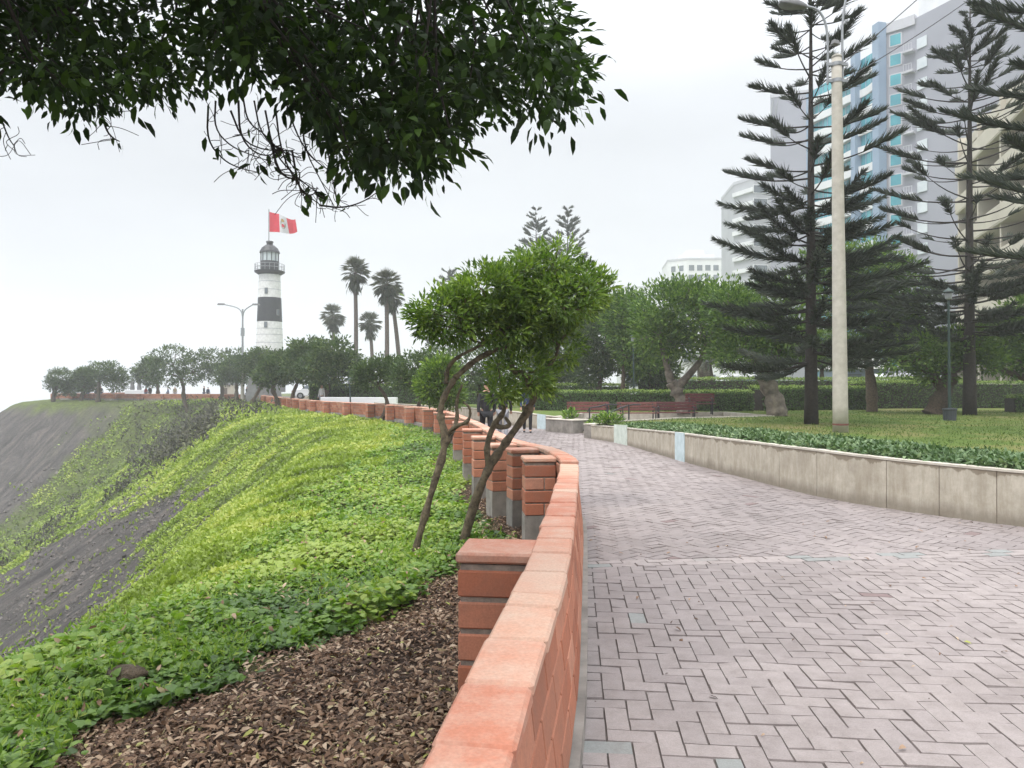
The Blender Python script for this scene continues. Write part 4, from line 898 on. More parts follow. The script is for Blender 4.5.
park_tree('leaning brown trunk tree beside the green lamp post', [[(932, 412), (942, 396), (950, 378), (955, 362)], [(944, 392), (930, 372), (915, 362)]], [(930, 352, 34, 18), (962, 345, 30, 18), (900, 358, 22, 14), (985, 360, 20, 12), (938, 372, 18, 10)], 31, 68, n=330, L=.18, tw=.36, bark='bark')
park_tree('bright leafy tree at the right edge of the picture', [[(1052, 414), (1046, 395), (1030, 378)], [(1034, 382), (1010, 372), (990, 368)]], [(1012, 335, 32, 26), (1040, 315, 34, 30), (990, 345, 24, 18), (1020, 360, 28, 14), (1050, 350, 30, 24)], 33, 69, n=420, L=.19, tw=.3)
park_tree('low shaded tree behind the second hedge', [[(820, 400), (822, 385), (822, 370)]], [(822, 348, 30, 18), (800, 352, 22, 14), (845, 352, 22, 16)], 48, 70, leaf='tree_far', n=220, L=.25, tw=.16)

def norfolk(name, label, base, H, r0, prof, zlow, seed, gap=.72, nb=5, tw=(.05, .34), dens=1.0, rise=.20, group=None, bare=0., leaf='norfolk', step=.055, lowk=0.):
    """whorled conifer: tiers of near-level branches whose outer part carries upswept rope-like twigs"""
    r = np.random.default_rng(seed); root = thing(name, label, 'conifer', base, group); b = np.array(base, float)
    lean = r.normal(size=2) * .004 * H
    ax = lambda z: b + np.array([lean[0] * (z / H) ** 2, lean[1] * (z / H) ** 2, z])
    mb = MB(); zs = np.linspace(-.1, H, 16); mb.tube([ax(z) for z in zs], [r0 * (1 - .93 * (max(z, 0) / H) ** .8) for z in zs], 9)
    A = []; B = []; W = []; T = []
    z = zlow; ph = r.random() * 6
    while z < H - .15:
        k = z / H; Lb = np.interp(k, prof[0], prof[1]); g = gap * (1.15 - .55 * k) * (.62 if k < lowk else 1); m_ = (nb + 2 if k < lowk else nb) if k < .9 else 4
        for j in range(m_):
            L = Lb * r.uniform(.6, 1.12)
            if r.random() < bare and .35 < k < .7: 
                if r.random() < .5: L *= .8
                part0 = .8
            else: part0 = r.uniform(.38, .58) if k > max(lowk, .3) and k < .85 else r.uniform(.1, .3)
            an = ph + 2 * math.pi * j / m_ + r.normal() * .22; dz = r.normal() * .16 * gap
            dr = np.array([math.cos(an), math.sin(an), 0]); up_ = np.interp(k, [0, .25, .5, 1], [-.08, .09, rise, rise * 1.6]) + r.normal() * .085
            s_ = np.linspace(0, 1, 8)[:, None]; sg = -.06 * np.sin(s_ * math.pi) * L
            pl = ax(z + dz) + dr * s_ * L + np.array([0, 0, 1.]) * (s_ * up_ * L + sg + .02 * L * s_ ** 3)
            mb.tube(pl, list(np.linspace(.028 * (L / 2) ** .5 * (r0 / .2) ** .3, .009, 8)), 4, cap=False)
            nt_ = max(6, int(L * (1 - part0) / step * dens)); u = np.linspace(part0, 1.0, nt_)
            u = u + r.normal(size=nt_) * .01; C = np.stack([np.interp(u, s_[:, 0], pl[:, c]) for c in range(3)], 1); side = np.array([-dr[1], dr[0], 0])
            for sd in ((-1, -.45, 0, .45, 1) if k > lowk else (-1, -.5, 0, .5, 1)):
                tl_ = np.interp(u, [part0, (part0 + 1) / 2, 1], [tw[1] * .8, tw[1] * 1.1, tw[1] * .5]) * r.uniform(.7, 1.2, nt_) * min(1, .45 + L / 3)
                D = unit(dr * r.uniform(.45, .9, nt_)[:, None] + side * sd * r.uniform(.3, .8, nt_)[:, None] + np.array([0, 0, 1.]) * (r.uniform(.25, 1.1, nt_)[:, None] * (1.2 - abs(sd) * .6) if k > lowk else r.uniform(-.35, .7, nt_)[:, None]))
                A.append(C); B.append(C + D * tl_[:, None] + np.array([0, 0, .06]) * tl_[:, None]); W.append(np.full(nt_, tw[0])); T.append(np.clip(.35 * r.random() + .5 * r.random(nt_), 0, 1))
        ph += 1.1 + r.random() * .4; z += g
    # leader
    mb.build('trunk', M['bark_dark'], root, smooth=True)
    A, B, W, T = np.concatenate(A), np.concatenate(B), np.concatenate(W), np.concatenate(T); n = len(A)
    D = unit(B - A); S = unit(np.cross(D, unit(r.normal(size=(n, 3))))); U = np.cross(D, S); mid = A + (B - A) * .35; V = []
    for kk in range(3):
        a_ = 2 * math.pi * kk / 3; V.append(mid + (S * math.cos(a_) + U * math.sin(a_)) * W[:, None] * .5)
    V = np.stack([A] + V + [B], 1).reshape(-1, 3); bb = np.arange(n)[:, None] * 5
    F = np.concatenate([bb + [[0, 2, 1]], bb + [[0, 3, 2]], bb + [[0, 1, 3]], bb + [[4, 1, 2]], bb + [[4, 2, 3]], bb + [[4, 3, 1]]], 1).reshape(-1, 3)
    np_mesh('crown', V, F, M[leaf], np.repeat(T, 6), root)
    return root
norfolk('norfolk_pine', 'tall dark conifer with tiered branches beside the concrete lamp pole', (9.1, 22.5, lawn_z), 14.4, .22, ([0, .1, .3, .5, .8, 1], [2.4, 3.1, 2.9, 2.35, 1.75, .35]), 2.0, 81, gap=.9, nb=6, tw=(.032, .42), group='norfolk pines in the park', step=.034, lowk=.45)
norfolk('norfolk_pine', 'sparser tall conifer with bare lower twigs before the lavender tower', (18.55, 30.0, lawn_z), 16.7, .27, ([0, .15, .35, .55, .8, 1], [4.6, 4.8, 3.9, 3.5, 2.4, .3]), 3.2, 82, gap=.85, nb=6, tw=(.042, .44), group='norfolk pines in the park', bare=.75, step=.042, lowk=.38)
norfolk('norfolk_pine', 'conifer at the right edge of the picture reaching branches in from the side', (14.1, 17.6, lawn_z), 13.5, .22, ([0, .2, .5, .8, 1], [3.2, 3.4, 3.2, 2.4, .4]), 4.6, 83, gap=.9, nb=6, tw=(.05, .42), group='norfolk pines in the park', step=.045)
for (px, py, d, lab, sd) in ((537, 208, 120, 'left one of two hazy conifer tops above the leaning trees', 84), (567, 207, 118, 'right one of two hazy conifer tops above the leaning trees', 85), (450, 266, 140, 'distant hazy conifer top left of the leaning trees', 86)):
    tp = at(px, py, d); norfolk('norfolk_pine', lab, (tp[0], tp[1], .3), tp[2] - .3, .4, ([0, .3, .7, 1], [6.5, 6.3, 4.3, .5]), tp[2] * .35, sd, gap=2.0, nb=7, tw=(.16, 1.0), group='distant norfolk pines', rise=.32, step=.22)

def fan_palm(label, px, top, base_py, d, crown_r, seed, lean=0.):
    r = np.random.default_rng(seed); T = at(px, top, d); b = np.array([T[0] + lean, d, .2]); k = d / 740
    root = thing('fan_palm', label, 'palm', tuple(b), 'fan palms beyond the parapet')
    hub = T - np.array([0, 0, crown_r * k * .9]); mb = MB(); q = smooth_line(np.array([b, b * .5 + hub * .5 + np.array([.15, 0, 0]), hub]), 3); mb.tube(q, list(np.interp(np.linspace(0, 1, len(q)), [0, .1, 1], [.42, .3, .2])), 8); mb.build('trunk', M['palm_trunk'], root, smooth=True)
    P = []; D = []; NR = []; L = []; W = []
    for i in range(54):
        el = r.uniform(-.75, 1.45); az = r.random() * 6.28; dr = np.array([math.cos(az) * math.cos(el), math.sin(az) * math.cos(el), math.sin(el)]); R_ = crown_r * k
        c = hub + dr * R_ * .5; sd = unit(np.cross(dr, [0, 0, 1.]) + 1e-6); up_ = np.cross(sd, dr)
        for a in np.linspace(-1.0, 1.0, 11):
            P.append(c); D.append(dr * math.cos(a) + sd * math.sin(a) - np.array([0, 0, .10 + .2 * r.random()])); NR.append(up_ + r.normal(size=3) * .2); L.append(R_ * .55 * r.uniform(.8, 1.1)); W.append(.10 * R_ * .55)
        P.append(hub); D.append(dr); NR.append(up_); L.append(R_ * .7); W.append(.05)
    n = len(P); leaves('fronds', np.array(P), np.array(D), np.array(NR), np.array(L), np.array(W), .2 + .7 * r.random(n), M['palm'], root, droop=.15, fold=.2)
    P = hub + np.stack([r.normal(size=150) * .3, r.normal(size=150) * .3, -r.random(150) * crown_r * k * .9], 1); n = len(P)
    D = np.stack([r.normal(size=n) * .35, r.normal(size=n) * .35, -np.ones(n)], 1); leaves('dead_frond_skirt', P, D, r.normal(size=(n, 3)), np.full(n, crown_r * k * .55), np.full(n, crown_r * k * .12), r.random(n) * .6, M['palm'], root)
fan_palm('tallest fan palm, left of the twin trunk palm', 355, 257, 356, 88, 17, 91)
fan_palm('wide crowned fan palm, the right of a close pair', 386, 269, 360, 84, 17, 92)
fan_palm('fan palm with a slanting trunk, crowded against the wide crowned palm', 392, 284, 360, 88, 14, 95, 1.2)
fan_palm('short pale fan palm, leftmost of the palms beside the lighthouse', 333, 304, 345, 112, 14, 93)
fan_palm('short fan palm between the two taller palms', 370, 312, 358, 104, 13, 94, .4)
def date_palm():
    r = np.random.default_rng(96); b = at(708, 412, 52); b[2] = lawn_z; root = thing('date_palm', 'stout brown trunked date palm with arching fronds behind the forked tree', 'palm', tuple(b)); h = at(704, 362, 52)
    mb = MB(); mb.tube([b, b + (h - b) * .5, h], [.55, .6, .5], 10); mb.build('trunk', M['bark'], root, smooth=True)
    P = []; D = []; NR = []; L = []
    for i in range(34):
        az = r.random() * 6.28; el = r.uniform(.1, 1.2); n = 26; s_ = np.linspace(.1, 1, n); LL = 2.9; dr = np.array([math.cos(az), math.sin(az)])
        q = np.stack([h[0] + dr[0] * s_ * LL * math.cos(el * .6), h[1] + dr[1] * s_ * LL * math.cos(el * .6), h[2] + LL * (s_ * math.sin(el) - s_ ** 2 * .75)], 1); t_ = unit(np.gradient(q, axis=0)); sd = unit(np.cross(t_, [0, 0, 1.]))
        for sg in (-1, 1):
            P.append(q); D.append(t_ * .6 + sd * sg - np.array([0, 0, .35])); NR.append(np.cross(sd, t_)); L.append(np.full(n, .5) * (1.1 - .6 * s_))
    P, D, NR, L = [np.concatenate(v) for v in (P, D, NR, L)]; leaves('fronds', P, D, NR, L, L * .12, r.random(len(P)), M['palm'], root)
date_palm()
# ================================================================ lighthouse, flag, lamps
def lighthouse():
    d = 120; c = at(269.5, 388, d); b = (c[0], d, 0.); k = d / 740; z = lambda py: 1.6 - (py - 388) * k
    root = thing('lighthouse', 'tall white lighthouse with one broad black band and dark lantern room', 'lighthouse', b)
    bx, by = c[0], d
    rw = lambda py: np.interp(py, [274, 350], [10.2, 13.2]) * k
    def seg(name, y0, y1, mm, extra=0.):
        mb = MB(); mb.lathe((bx, by, 0), [(rw(y) + extra, z(y)) for y in np.linspace(y0, y1, 5)], 40); return mb.build(name, mm, root, smooth=False)
    seg('tower_base', 392, 351, M['grey'], .35); seg('tower', 351, 322, M['white']); seg('tower_band', 322, 298, M['black'], .01); seg('tower', 298, 273, M['white'])
    mb = MB()
    for y in (343, 335, 329, 290, 282):
        mb = MB(); mb.lathe((bx, by, 0), [(rw(y) + .02, z(y) - .04), (rw(y) + .02, z(y) + .04)], 40); mb.build('plate_seam', M['greywall'], root)
    mb = MB(); mb.lathe((bx, by, 0), [(1.7, z(275)), (2.35, z(272.6)), (2.4, z(271.4)), (1.5, z(271.2))], 32); mb.build('gallery', M['black'], root)
    mb = MB()
    for i in range(20):
        a = 2 * math.pi * i / 20; mb.tube([(bx + 2.3 * math.cos(a), by + 2.3 * math.sin(a), z(271.4)), (bx + 2.3 * math.cos(a), by + 2.3 * math.sin(a), z(264.5))], .035, 4)
    for zz in (z(268), z(264.5)): mb.tube([(bx + 2.3 * math.cos(a), by + 2.3 * math.sin(a), zz) for a in np.linspace(0, 2 * math.pi, 33)], .035, 4)
    mb.build('railing', M['steel'], root)
    mb = MB(); mb.lathe((bx, by, 0), [(1.48, z(272)), (1.48, z(261.5))], 24); mb.build('lantern_base', M['black'], root)
    mb = MB(); mb.lathe((bx, by, 0), [(1.38, z(261.5)), (1.38, z(252.8))], 16); mb.build('lantern_glazing', M['lens'], root)
    mb = MB()
    for i in range(12):
        a = 2 * math.pi * i / 12; mb.tube([(bx + 1.42 * math.cos(a), by + 1.42 * math.sin(a), z(262)), (bx + 1.42 * math.cos(a), by + 1.42 * math.sin(a), z(252.5))], .06, 4)
    mb.build('glazing_bars', M['black'], root)
    mb = MB(); mb.lathe((bx, by, 0), [(1.6, z(253)), (1.55, z(251.5)), (1.25, z(248)), (.75, z(245.4)), (.5, z(245)), (.5, z(242.4)), (.62, z(242.2)), (.55, z(241.2)), (.1, z(240.6))], 24); mb.build('dome', M['black'], root)
    for y, a in ((292, -1.55), (325.5, -1.55), (313, -.55)):
        R_ = rw(y); mb = MB(); mb.box((bx + R_ * math.cos(a), by + R_ * math.sin(a), z(y)), (.5, .22, .95), a + math.pi / 2, 0)
        wn = mb.build('window', M['grey'], root); mb = MB(); mb.box((bx + (R_ + .10) * math.cos(a), by + (R_ + .10) * math.sin(a), z(y)), (.34, .06, .75), a + math.pi / 2, 0); mb.build('pane', M['glass_dark'], wn)
    mb = MB(); mb.tube([(bx - .15, by, z(242)), (bx - .15, by, z(209))], .085, 6); mb.build('flagpole', M['steel'], root)
    # flag: three vertical bands, crest in the middle, waving
    fl = thing('flag', 'red and white flag with a crest flying from the lighthouse top', 'flag', (bx - .1, by, z(212)))
    def fp(u, v):
        return np.array([bx - .06 + u * (4.0 + .5 * v), by + .75 * math.sin(u * 8.5 + .8 * v) * (.15 + u), z(211.5) - v * (3.25 - .9 * u) - u * 1.15 + .3 * math.sin(u * 6.6 + 1.2 * v) * u])
    for i, (a, e, mm, nm) in enumerate(((0, .4, 'flag_red', 'red_band'), (.4, .70, 'flag_white', 'white_band'), (.70, 1, 'flag_red', 'red_band'))):
        us = np.linspace(a, e, 9); vs = np.linspace(0, 1, 7); V = [fp(q, w) for q in us for w in vs] + [fp(q, w) + np.array([0, .015, 0]) for q in us for w in vs]; F = []
        for p_ in range(8):
            for q in range(6): F.append((p_ * 7 + q, p_ * 7 + q + 1, (p_ + 1) * 7 + q + 1, (p_ + 1) * 7 + q)); F.append(tuple(63 + x for x in F[-1][::-1]))
        mb = MB(); mb.add(V, F); mb.build(nm, M[mm], fl, smooth=True)
    for cu, cv, ru, rv, mm, nm in ((.55, .48, .09, .28, 'emblem', 'crest'), (.55, .28, .06, .09, 'emblem_gold', 'crest_wreath'), (.55, .58, .05, .10, 'flag_red', 'crest_field')):
        mb = MB(); yo = -.02 if nm == 'crest' else -.05
        mb.add([fp(cu + ru * math.cos(a), cv + rv * math.sin(a)) + np.array([0, yo, 0]) for a in np.linspace(0, 2 * math.pi, 17)[:-1]], [tuple(range(16))]); mb.build(nm, M[mm], fl)
lighthouse()
def twin_lamp():
    d = 92; b = at(242.5, 394, d); b[2] = 0; k = d / 740; z = lambda py: 1.6 - (py - 388) * k; x = lambda px: (px - 512) * k
    root = thing('street_lamp', 'tall twin arm street lamp standing left of the lighthouse', 'street lamp', tuple(b))
    mb = MB(); mb.tube([b, (b[0], d, z(366))], [.24, .22], 10); mb.build('pole_base', M['pole'], root)
    mb = MB(); mb.tube([(b[0], d, z(366)), (b[0], d, z(309))], [.15, .10], 8); mb.build('pole', M['steel'], root)
    mb = MB(); mb.box((b[0], d, z(332)), (.36, .36, 1.0)); mb.build('control_box', M['steel'], root)
    for s_, tx, ty in ((-1, 224, 304.4), (1, 253, 304.6)):
        mb = MB(); mb.tube(smooth_line(np.array([(b[0], d, z(320)), (b[0] + s_ * .12, d, z(311)), (x(242.5 + s_ * 6), d, z(307)), (x(tx), d, z(ty))]), 2), .07, 6); o = mb.build('arm', M['steel'], root)
        mb = MB(); mb.box((x(tx) - s_ * -.35, d, z(ty) + .03), (.95, .35, .2), 0, 0, taper=.8); mb.build('luminaire', M['grey'], o)
twin_lamp()
def concrete_pole():
    d = 18.4; k = d / 740; b = at(840.5, 430, d); b[2] = lawn_z - .02; x = lambda px: (px - 512) * k; z = lambda py: 1.6 - (py - 388) * k
    T = np.array([x(837.3), d, z(57)])
    root = thing('lamp_pole', 'tall pale concrete lamp pole with red ring near its foot', 'lamp pole', tuple(b))
    mb = MB(); n = 14; mb.tube([b + (T - b) * u for u in np.linspace(0, 1, n)], list(np.linspace(.185, .118, n)), 20); mb.build('pole', M['pole'], root, smooth=True)
    mb = MB(); mb.tube([T + (0, 0, -.01), T + (0, 0, .05), T + (0, 0, .09)], [.125, .115, .05], 16); mb.build('pole_cap', M['pole'], root, smooth=True)
    f = (z(424.3) - b[2]) / (T[2] - b[2]); c = b + (T - b) * f; mb = MB(); mb.tube([c - (0, 0, .022), c + (0, 0, .022)], .1865, 20); mb.build('painted_ring', M['red'], root)
    for py in (64, 80.5):
        f = (z(py) - b[2]) / (T[2] - b[2]); c = b + (T - b) * f; mb = MB(); mb.tube([c - (0, 0, .045), c + (0, 0, .045)], .135, 16)
        for s_ in (-1, 1): mb.box((c[0] + s_ * .19, c[1] - .02, c[2]), (.14, .06, .07))
        mb.build('clamp', M['steel'], root)
    mb = MB(); mb.tube(smooth_line(np.array([(x(828), d - .02, z(84)), (x(828.5), d - .02, z(40)), (x(826), d - .02, z(20)), (x(818), d - .02, z(8)), (x(806), d - .02, z(5.5))]), 3), .03, 8); a = mb.build('arm', M['steel'], root, smooth=True)
    mb = MB(); c = np.array([x(794), d - .02, z(4.5)])
    V = []
    for q, (w, h0, h1) in zip(np.linspace(-.36, .33, 8), ((.10, -.02, .03), (.16, -.05, .06), (.17, -.06, .085), (.165, -.06, .10), (.15, -.055, .105), (.12, -.045, .10), (.09, -.035, .08), (.05, -.02, .05))):
        dz = -(q) * .16
        V += [(c[0] + q, c[1] - w, c[2] + dz + h0), (c[0] + q, c[1] + w, c[2] + dz + h0), (c[0] + q, c[1] + w * .75, c[2] + dz + h1), (c[0] + q, c[1] - w * .75, c[2] + dz + h1)]
    mb.add(V, [(i * 4 + kk, i * 4 + (kk + 1) % 4, i * 4 + 4 + (kk + 1) % 4, i * 4 + 4 + kk) for i in range(7) for kk in range(4)] + [(3, 2, 1, 0), (28, 29, 30, 31)]); mb.build('luminaire', M['grey'], a, smooth=True, bevel=.01)
    mb = MB(); mb.tube(smooth_line(np.array([(x(844), d + .02, z(84)), (x(843.3), d + .02, z(40)), (x(844), d + .02, z(15)), (x(849), d + .02, z(-12)), (x(858), d + .02, z(-24)), (x(872), d + .02, z(-28))]), 3), .03, 8); a = mb.build('arm', M['steel'], root, smooth=True)
    mb = MB(); mb.box((x(884), d + .02, z(-29)), (.6, .28, .13), taper=.8); mb.build('luminaire', M['grey'], a, bevel=.03)
    mb = MB(); mb.box((x(834), d - .12, z(44)), (.22, .14, .12), .4, 0, taper=.7); mb.tube([(x(828.5), d - .02, z(46)), (x(834), d - .12, z(46))], .02, 5); mb.build('floodlight', M['grey'], root, bevel=.02)
    for i, (a, e, lab) in enumerate((((845, 62), (1100, -190), 'upper overhead cable rising right from the concrete pole'), ((845, 80), (1100, -110), 'lower overhead cable rising right from the concrete pole'))):
        A = np.array([x(a[0]), d, z(a[1])]); B = np.array([(e[0] - 512) * 24 / 740, 24, 1.6 - (e[1] - 388) * 24 / 740]); uu = np.linspace(0, 1, 24)[:, None]
        P = A + (B - A) * uu - np.array([0, 0, .35]) * np.sin(uu * math.pi); mb = MB(); mb.tube(P, .013, 5); tag(mb.build('overhead_cable', M['iron'], None, tuple(A)), lab, 'cable')
concrete_pole()
def garden_lamp(px, top, base, d, lab, pot=True):
    b = at(px, base, d); b[2] = lawn_z; T = at(px - .8, top, d)
    root = thing('garden_lamp', lab, 'lamp post', tuple(b))
    mb = MB(); mb.tube([b, b + (T - b) * .5, T], [.055, .045, .035], 8); mb.build('pole', M['iron_green'], root)
    mb = MB(); mb.lathe(tuple(T), [(.04, 0), (.10, .04), (.12, .22), (.06, .27)], 10); mb.build('lantern', M['steel'], root)
    mb = MB(); mb.lathe(tuple(T + (0, 0, .27)), [(.17, 0), (.14, .05), (.04, .12), (.015, .16)], 10); mb.build('lantern_roof', M['iron_green'], root)
    if pot:
        mb = MB(); mb.lathe(tuple(b), [(.15, -.02), (.19, 0), (.21, .34), (.23, .36), (.23, .41), (.08, .42)], 14); mb.build('base', M['slate'], root)
garden_lamp(949.6, 300, 421, 25, 'thin green lamp post on a dark round base on the lawn')
garden_lamp(634, 342, 408, 39, 'thin dark lamp post behind the red benches', False)
garden_lamp(350.5, 384, 405, 47, 'pale green lamp post behind the far parapet', False)

# ================================================================ buildings
def prism_walls(mb, P, z0, z1): mb.prism(P, z0, z1)
def facade_windows(root, A, B, z0, fl, nf, cols, w, h, mm='glass_dark', name='window', frame='offwhite', proud=.0):
    A = np.array(A); B = np.array(B); d = B - A; L = np.linalg.norm(d); u = d / L; an = math.atan2(u[1], u[0]); nrm = np.array([u[1], -u[0]])
    if np.dot(nrm, -A) < 0: nrm = -nrm
    for i in range(nf):
        for c in cols:
            p = A + d * c + nrm * .02; z = z0 + fl * i + fl * .5
            mb = MB(); mb.box((p[0], p[1], z), (w + .3, .12, h + .3), an); f = mb.build(name, M[frame], root)
            mb = MB(); q = p + nrm * .045; mb.box((q[0], q[1], z), (w, .06, h), an); mb.build('pane', M[mm], f)
def bandstrip(P, z0, z1, th=.3):
    mb = MB(); sweep(mb, np.array(P), (-th / 2, th / 2), z0, z1); return mb
def main_tower():
    F0 = np.array([49.6, 122.]); F1 = np.array([53.2, 106.]); F2 = np.array([55.3, 104.2]); F3 = np.array([56.3, 103.]); F4 = np.array([66., 80.])
    root = thing('glass_tower', 'tall lavender apartment tower with wavy aqua glass balconies and blue strips', 'tower block', (60, 104, 0))
    back = np.array([22., 9.])
    H = 53.2; fl = 2.85
    mb = MB(); mb.prism([F0, F1 + (.5, 0), F1 + back, F0 + back], 0, 49.6); mb.build('glass_wing', M['lav_light'], root)
    mb = MB(); mb.prism([F1, F2, F3, F4, F4 + back, F1 + back + (2, 0)], -.1, H); mb.build('wall', M['lav'], root)
    mb = MB(); mb.prism([F3 + (1, 1), F3 + (5, -8), F3 + (17, -3), F3 + (12, 8)], H, H + 3.6); mb.build('penthouse', M['offwhite'], root)
    mb = MB(); sweep(mb, np.array([F1 + (-.2, .3), F2, F3]), (-.3, .5), H - .9, H + .5); mb.build('roof_edge', M['lav_light'], root)
    dF = F1 - F0; L = np.linalg.norm(dF); u = dF / L; nrm = np.array([u[1], -u[0]]); nrm = nrm if np.dot(nrm, -F0) > 0 else -nrm
    s_ = np.linspace(0, 1, 60)
    for i in range(17):
        z = 2.0 + fl * i
        P = np.array([F0 + dF * q + nrm * (.35 + .75 * (.5 + .5 * math.sin(q * 13 + .55 * math.sin(i * .9)))) for q in s_]); G = np.array([F0 + dF * q + nrm * (.25) for q in s_])
        bandstrip(P, z, z + 1.15, .2).build('balcony', M['offwhite'], root)
        bandstrip(G, z + 1.0, z + fl, .16).build('glazing', M['glass'], root)
        mb = MB()
        for q in s_[::4]: c = F0 + dF * q + nrm * .34; mb.box((c[0], c[1], z + 1.9), (.1, .1, 1.85), math.atan2(u[1], u[0]))
        o = mb.build('mullions', M['bluestrip'], root); o['kind'] = 'stuff'
        mb = MB(); mb.add([(*(F0 + dF * q + nrm * o_), z + .02) for q in s_ for o_ in (.1, .35 + .75 * (.5 + .5 * math.sin(q * 13 + .55 * math.sin(i * .9))))], [(k * 2, k * 2 + 1, k * 2 + 3, k * 2 + 2) for k in range(59)]); mb.build('balcony_floor', M['lav_light'], root)
    for q, h_, w in ((.02, 50, .55), (.72, 51.6, .95), (1.0, H + .6, 1.3)):
        c = F0 + dF * q + nrm * (.9 if q < 1 else .55); mb = MB(); mb.box((c[0], c[1], h_ / 2), (w, w, h_), math.atan2(u[1], u[0])); mb.build('blue_strip', M['bluestrip'], root)
    facade_windows(root, F1, F2, 1.2, fl, 18, [.62], 1.35, 1.5, 'glass', frame='lav_light')
    dG = F3 - F2
    # stepped bay: small balconies and pale windows at the fold of the wall
    for i in range(17):
        z = 3 + fl * i; c = F3 + (F4 - F3) * .045
        mb = MB(); mb.box((c[0] - .12, c[1] - .02, z + .75), (1.5, .12, 1.45), math.atan2(*(F4 - F3)[::-1])); mb.build('window', M['glass_pale'], root)
        c = F2 + dG * .5; mb = MB(); mb.box((c[0] - .35, c[1] - .35, z), (1.5, 1.0, .28), math.atan2(*dG[::-1])); 
        for t_ in np.linspace(-.6, .6, 4): mb.tube([(c[0] - .7 + t_ * .6, c[1] - .7 - t_ * .6, z), (c[0] - .7 + t_ * .6, c[1] - .7 - t_ * .6, z + 1.0)], .04, 4)
        mb.tube([(c[0] - 1.1, c[1] - .3, z + 1.0), (c[0] - .3, c[1] - 1.1, z + 1.0)], .05, 4); mb.build('small_balcony', M['lav_light'], root)
main_tower()
def box_tower(name, label, P, z1, mm, wins=(), extra=None, cat='tower block'):
    P = [np.array(p) for p in P]; c = sum(P) / len(P); root = thing(name, label, cat, (c[0], c[1], 0))
    mb = MB(); mb.prism(P, -.2, z1); mb.build('wall', M[mm], root)
    mb = MB(); Q = [c + (p - c) * 1.012 for p in P]; mb.prism(Q, z1, z1 + .7); mb.build('roof_edge', M['lav_light'], root)
    for w in wins: facade_windows(root, P[w[0]], P[w[1]], *w[2:])
    if extra: extra(root, P)
    return root
def curvy(root, P):
    for k in range(3):
        q = smooth_line(np.array([(P[0][0] + .3 + k * .9, P[0][1] - .5, 52.), (P[0][0] - .3 + k * .9, P[0][1] - .5, 56), (P[0][0] + .5 + k, P[0][1] - .5, 60.5)]), 2); mb = MB(); mb.tube(q, .12, 5); mb.build('roof_arch', M['steel'], root)
box_tower('plain_tower', 'plain blue grey tower rising behind the tiered conifer', [(52.5, 150), (60.5, 147), (70, 152), (62, 166)], 60.5, 'lav', [(1, 2, 4, 3.4, 16, (.2, .5, .8), 1.2, 1.3, 'glass_dark')], curvy)
def slab_lines(root, P):
    for i in range(15):
        z = 4 + i * 3.1; mb = MB(); sweep(mb, np.array([P[0] + (0, 0), P[1]]), (-.5, .3), z, z + 1.0); mb.build('balcony', M['offwhite'], root)
box_tower('grey_tower', 'light grey block with white balcony stack left of the tiered conifer', [(53.4, 178), (56.4, 172), (68, 174), (68, 190), (54.4, 192)], 50.4, 'greywall', [(1, 2, 3, 3.1, 15, (.06, .2), 1.7, 1.7, 'glass_dark')], slab_lines)
def crown_block(root, P):
    mb = MB(); mb.prism([(55, 243), (61, 240), (66, 241), (66, 252), (56, 254)], 42.5, 45.2); mb.build('roof_storey', M['offwhite'], root)
    mb = MB(); mb.prism([(58, 243), (63, 243), (63, 250), (58, 250)], 45.2, 47); mb.build('roof_storey', M['offwhite'], root)
box_tower('white_block', 'distant hazy white apartment block above the park trees', [(50.5, 240), (56, 236), (69, 236), (70, 254), (52, 256)], 42.5, 'offwhite', [(1, 2, 26, 3.1, 5, (.1, .3, .5, .7, .9), 1.7, 1.8), (0, 1, 26, 3.1, 5, (.3, .7), 1.5, 1.8)], crown_block)
box_tower('pale_block', 'faintest pale block in the haze left of the white block', [(44, 300), (58, 298), (62, 312), (46, 314)], 42, 'offwhite', [(0, 1, 24, 3.2, 5, (.15, .38, .62, .85), 1.8, 1.8)])
box_tower('white_house', 'low hazy white building seen between the park trees', [(14, 96), (30, 94), (31, 104), (15, 106)], 11.5, 'offwhite', [(0, 1, 1, 3.1, 3, (.1, .25, .4, .55, .7, .85), 1.6, 1.5)], cat='house')
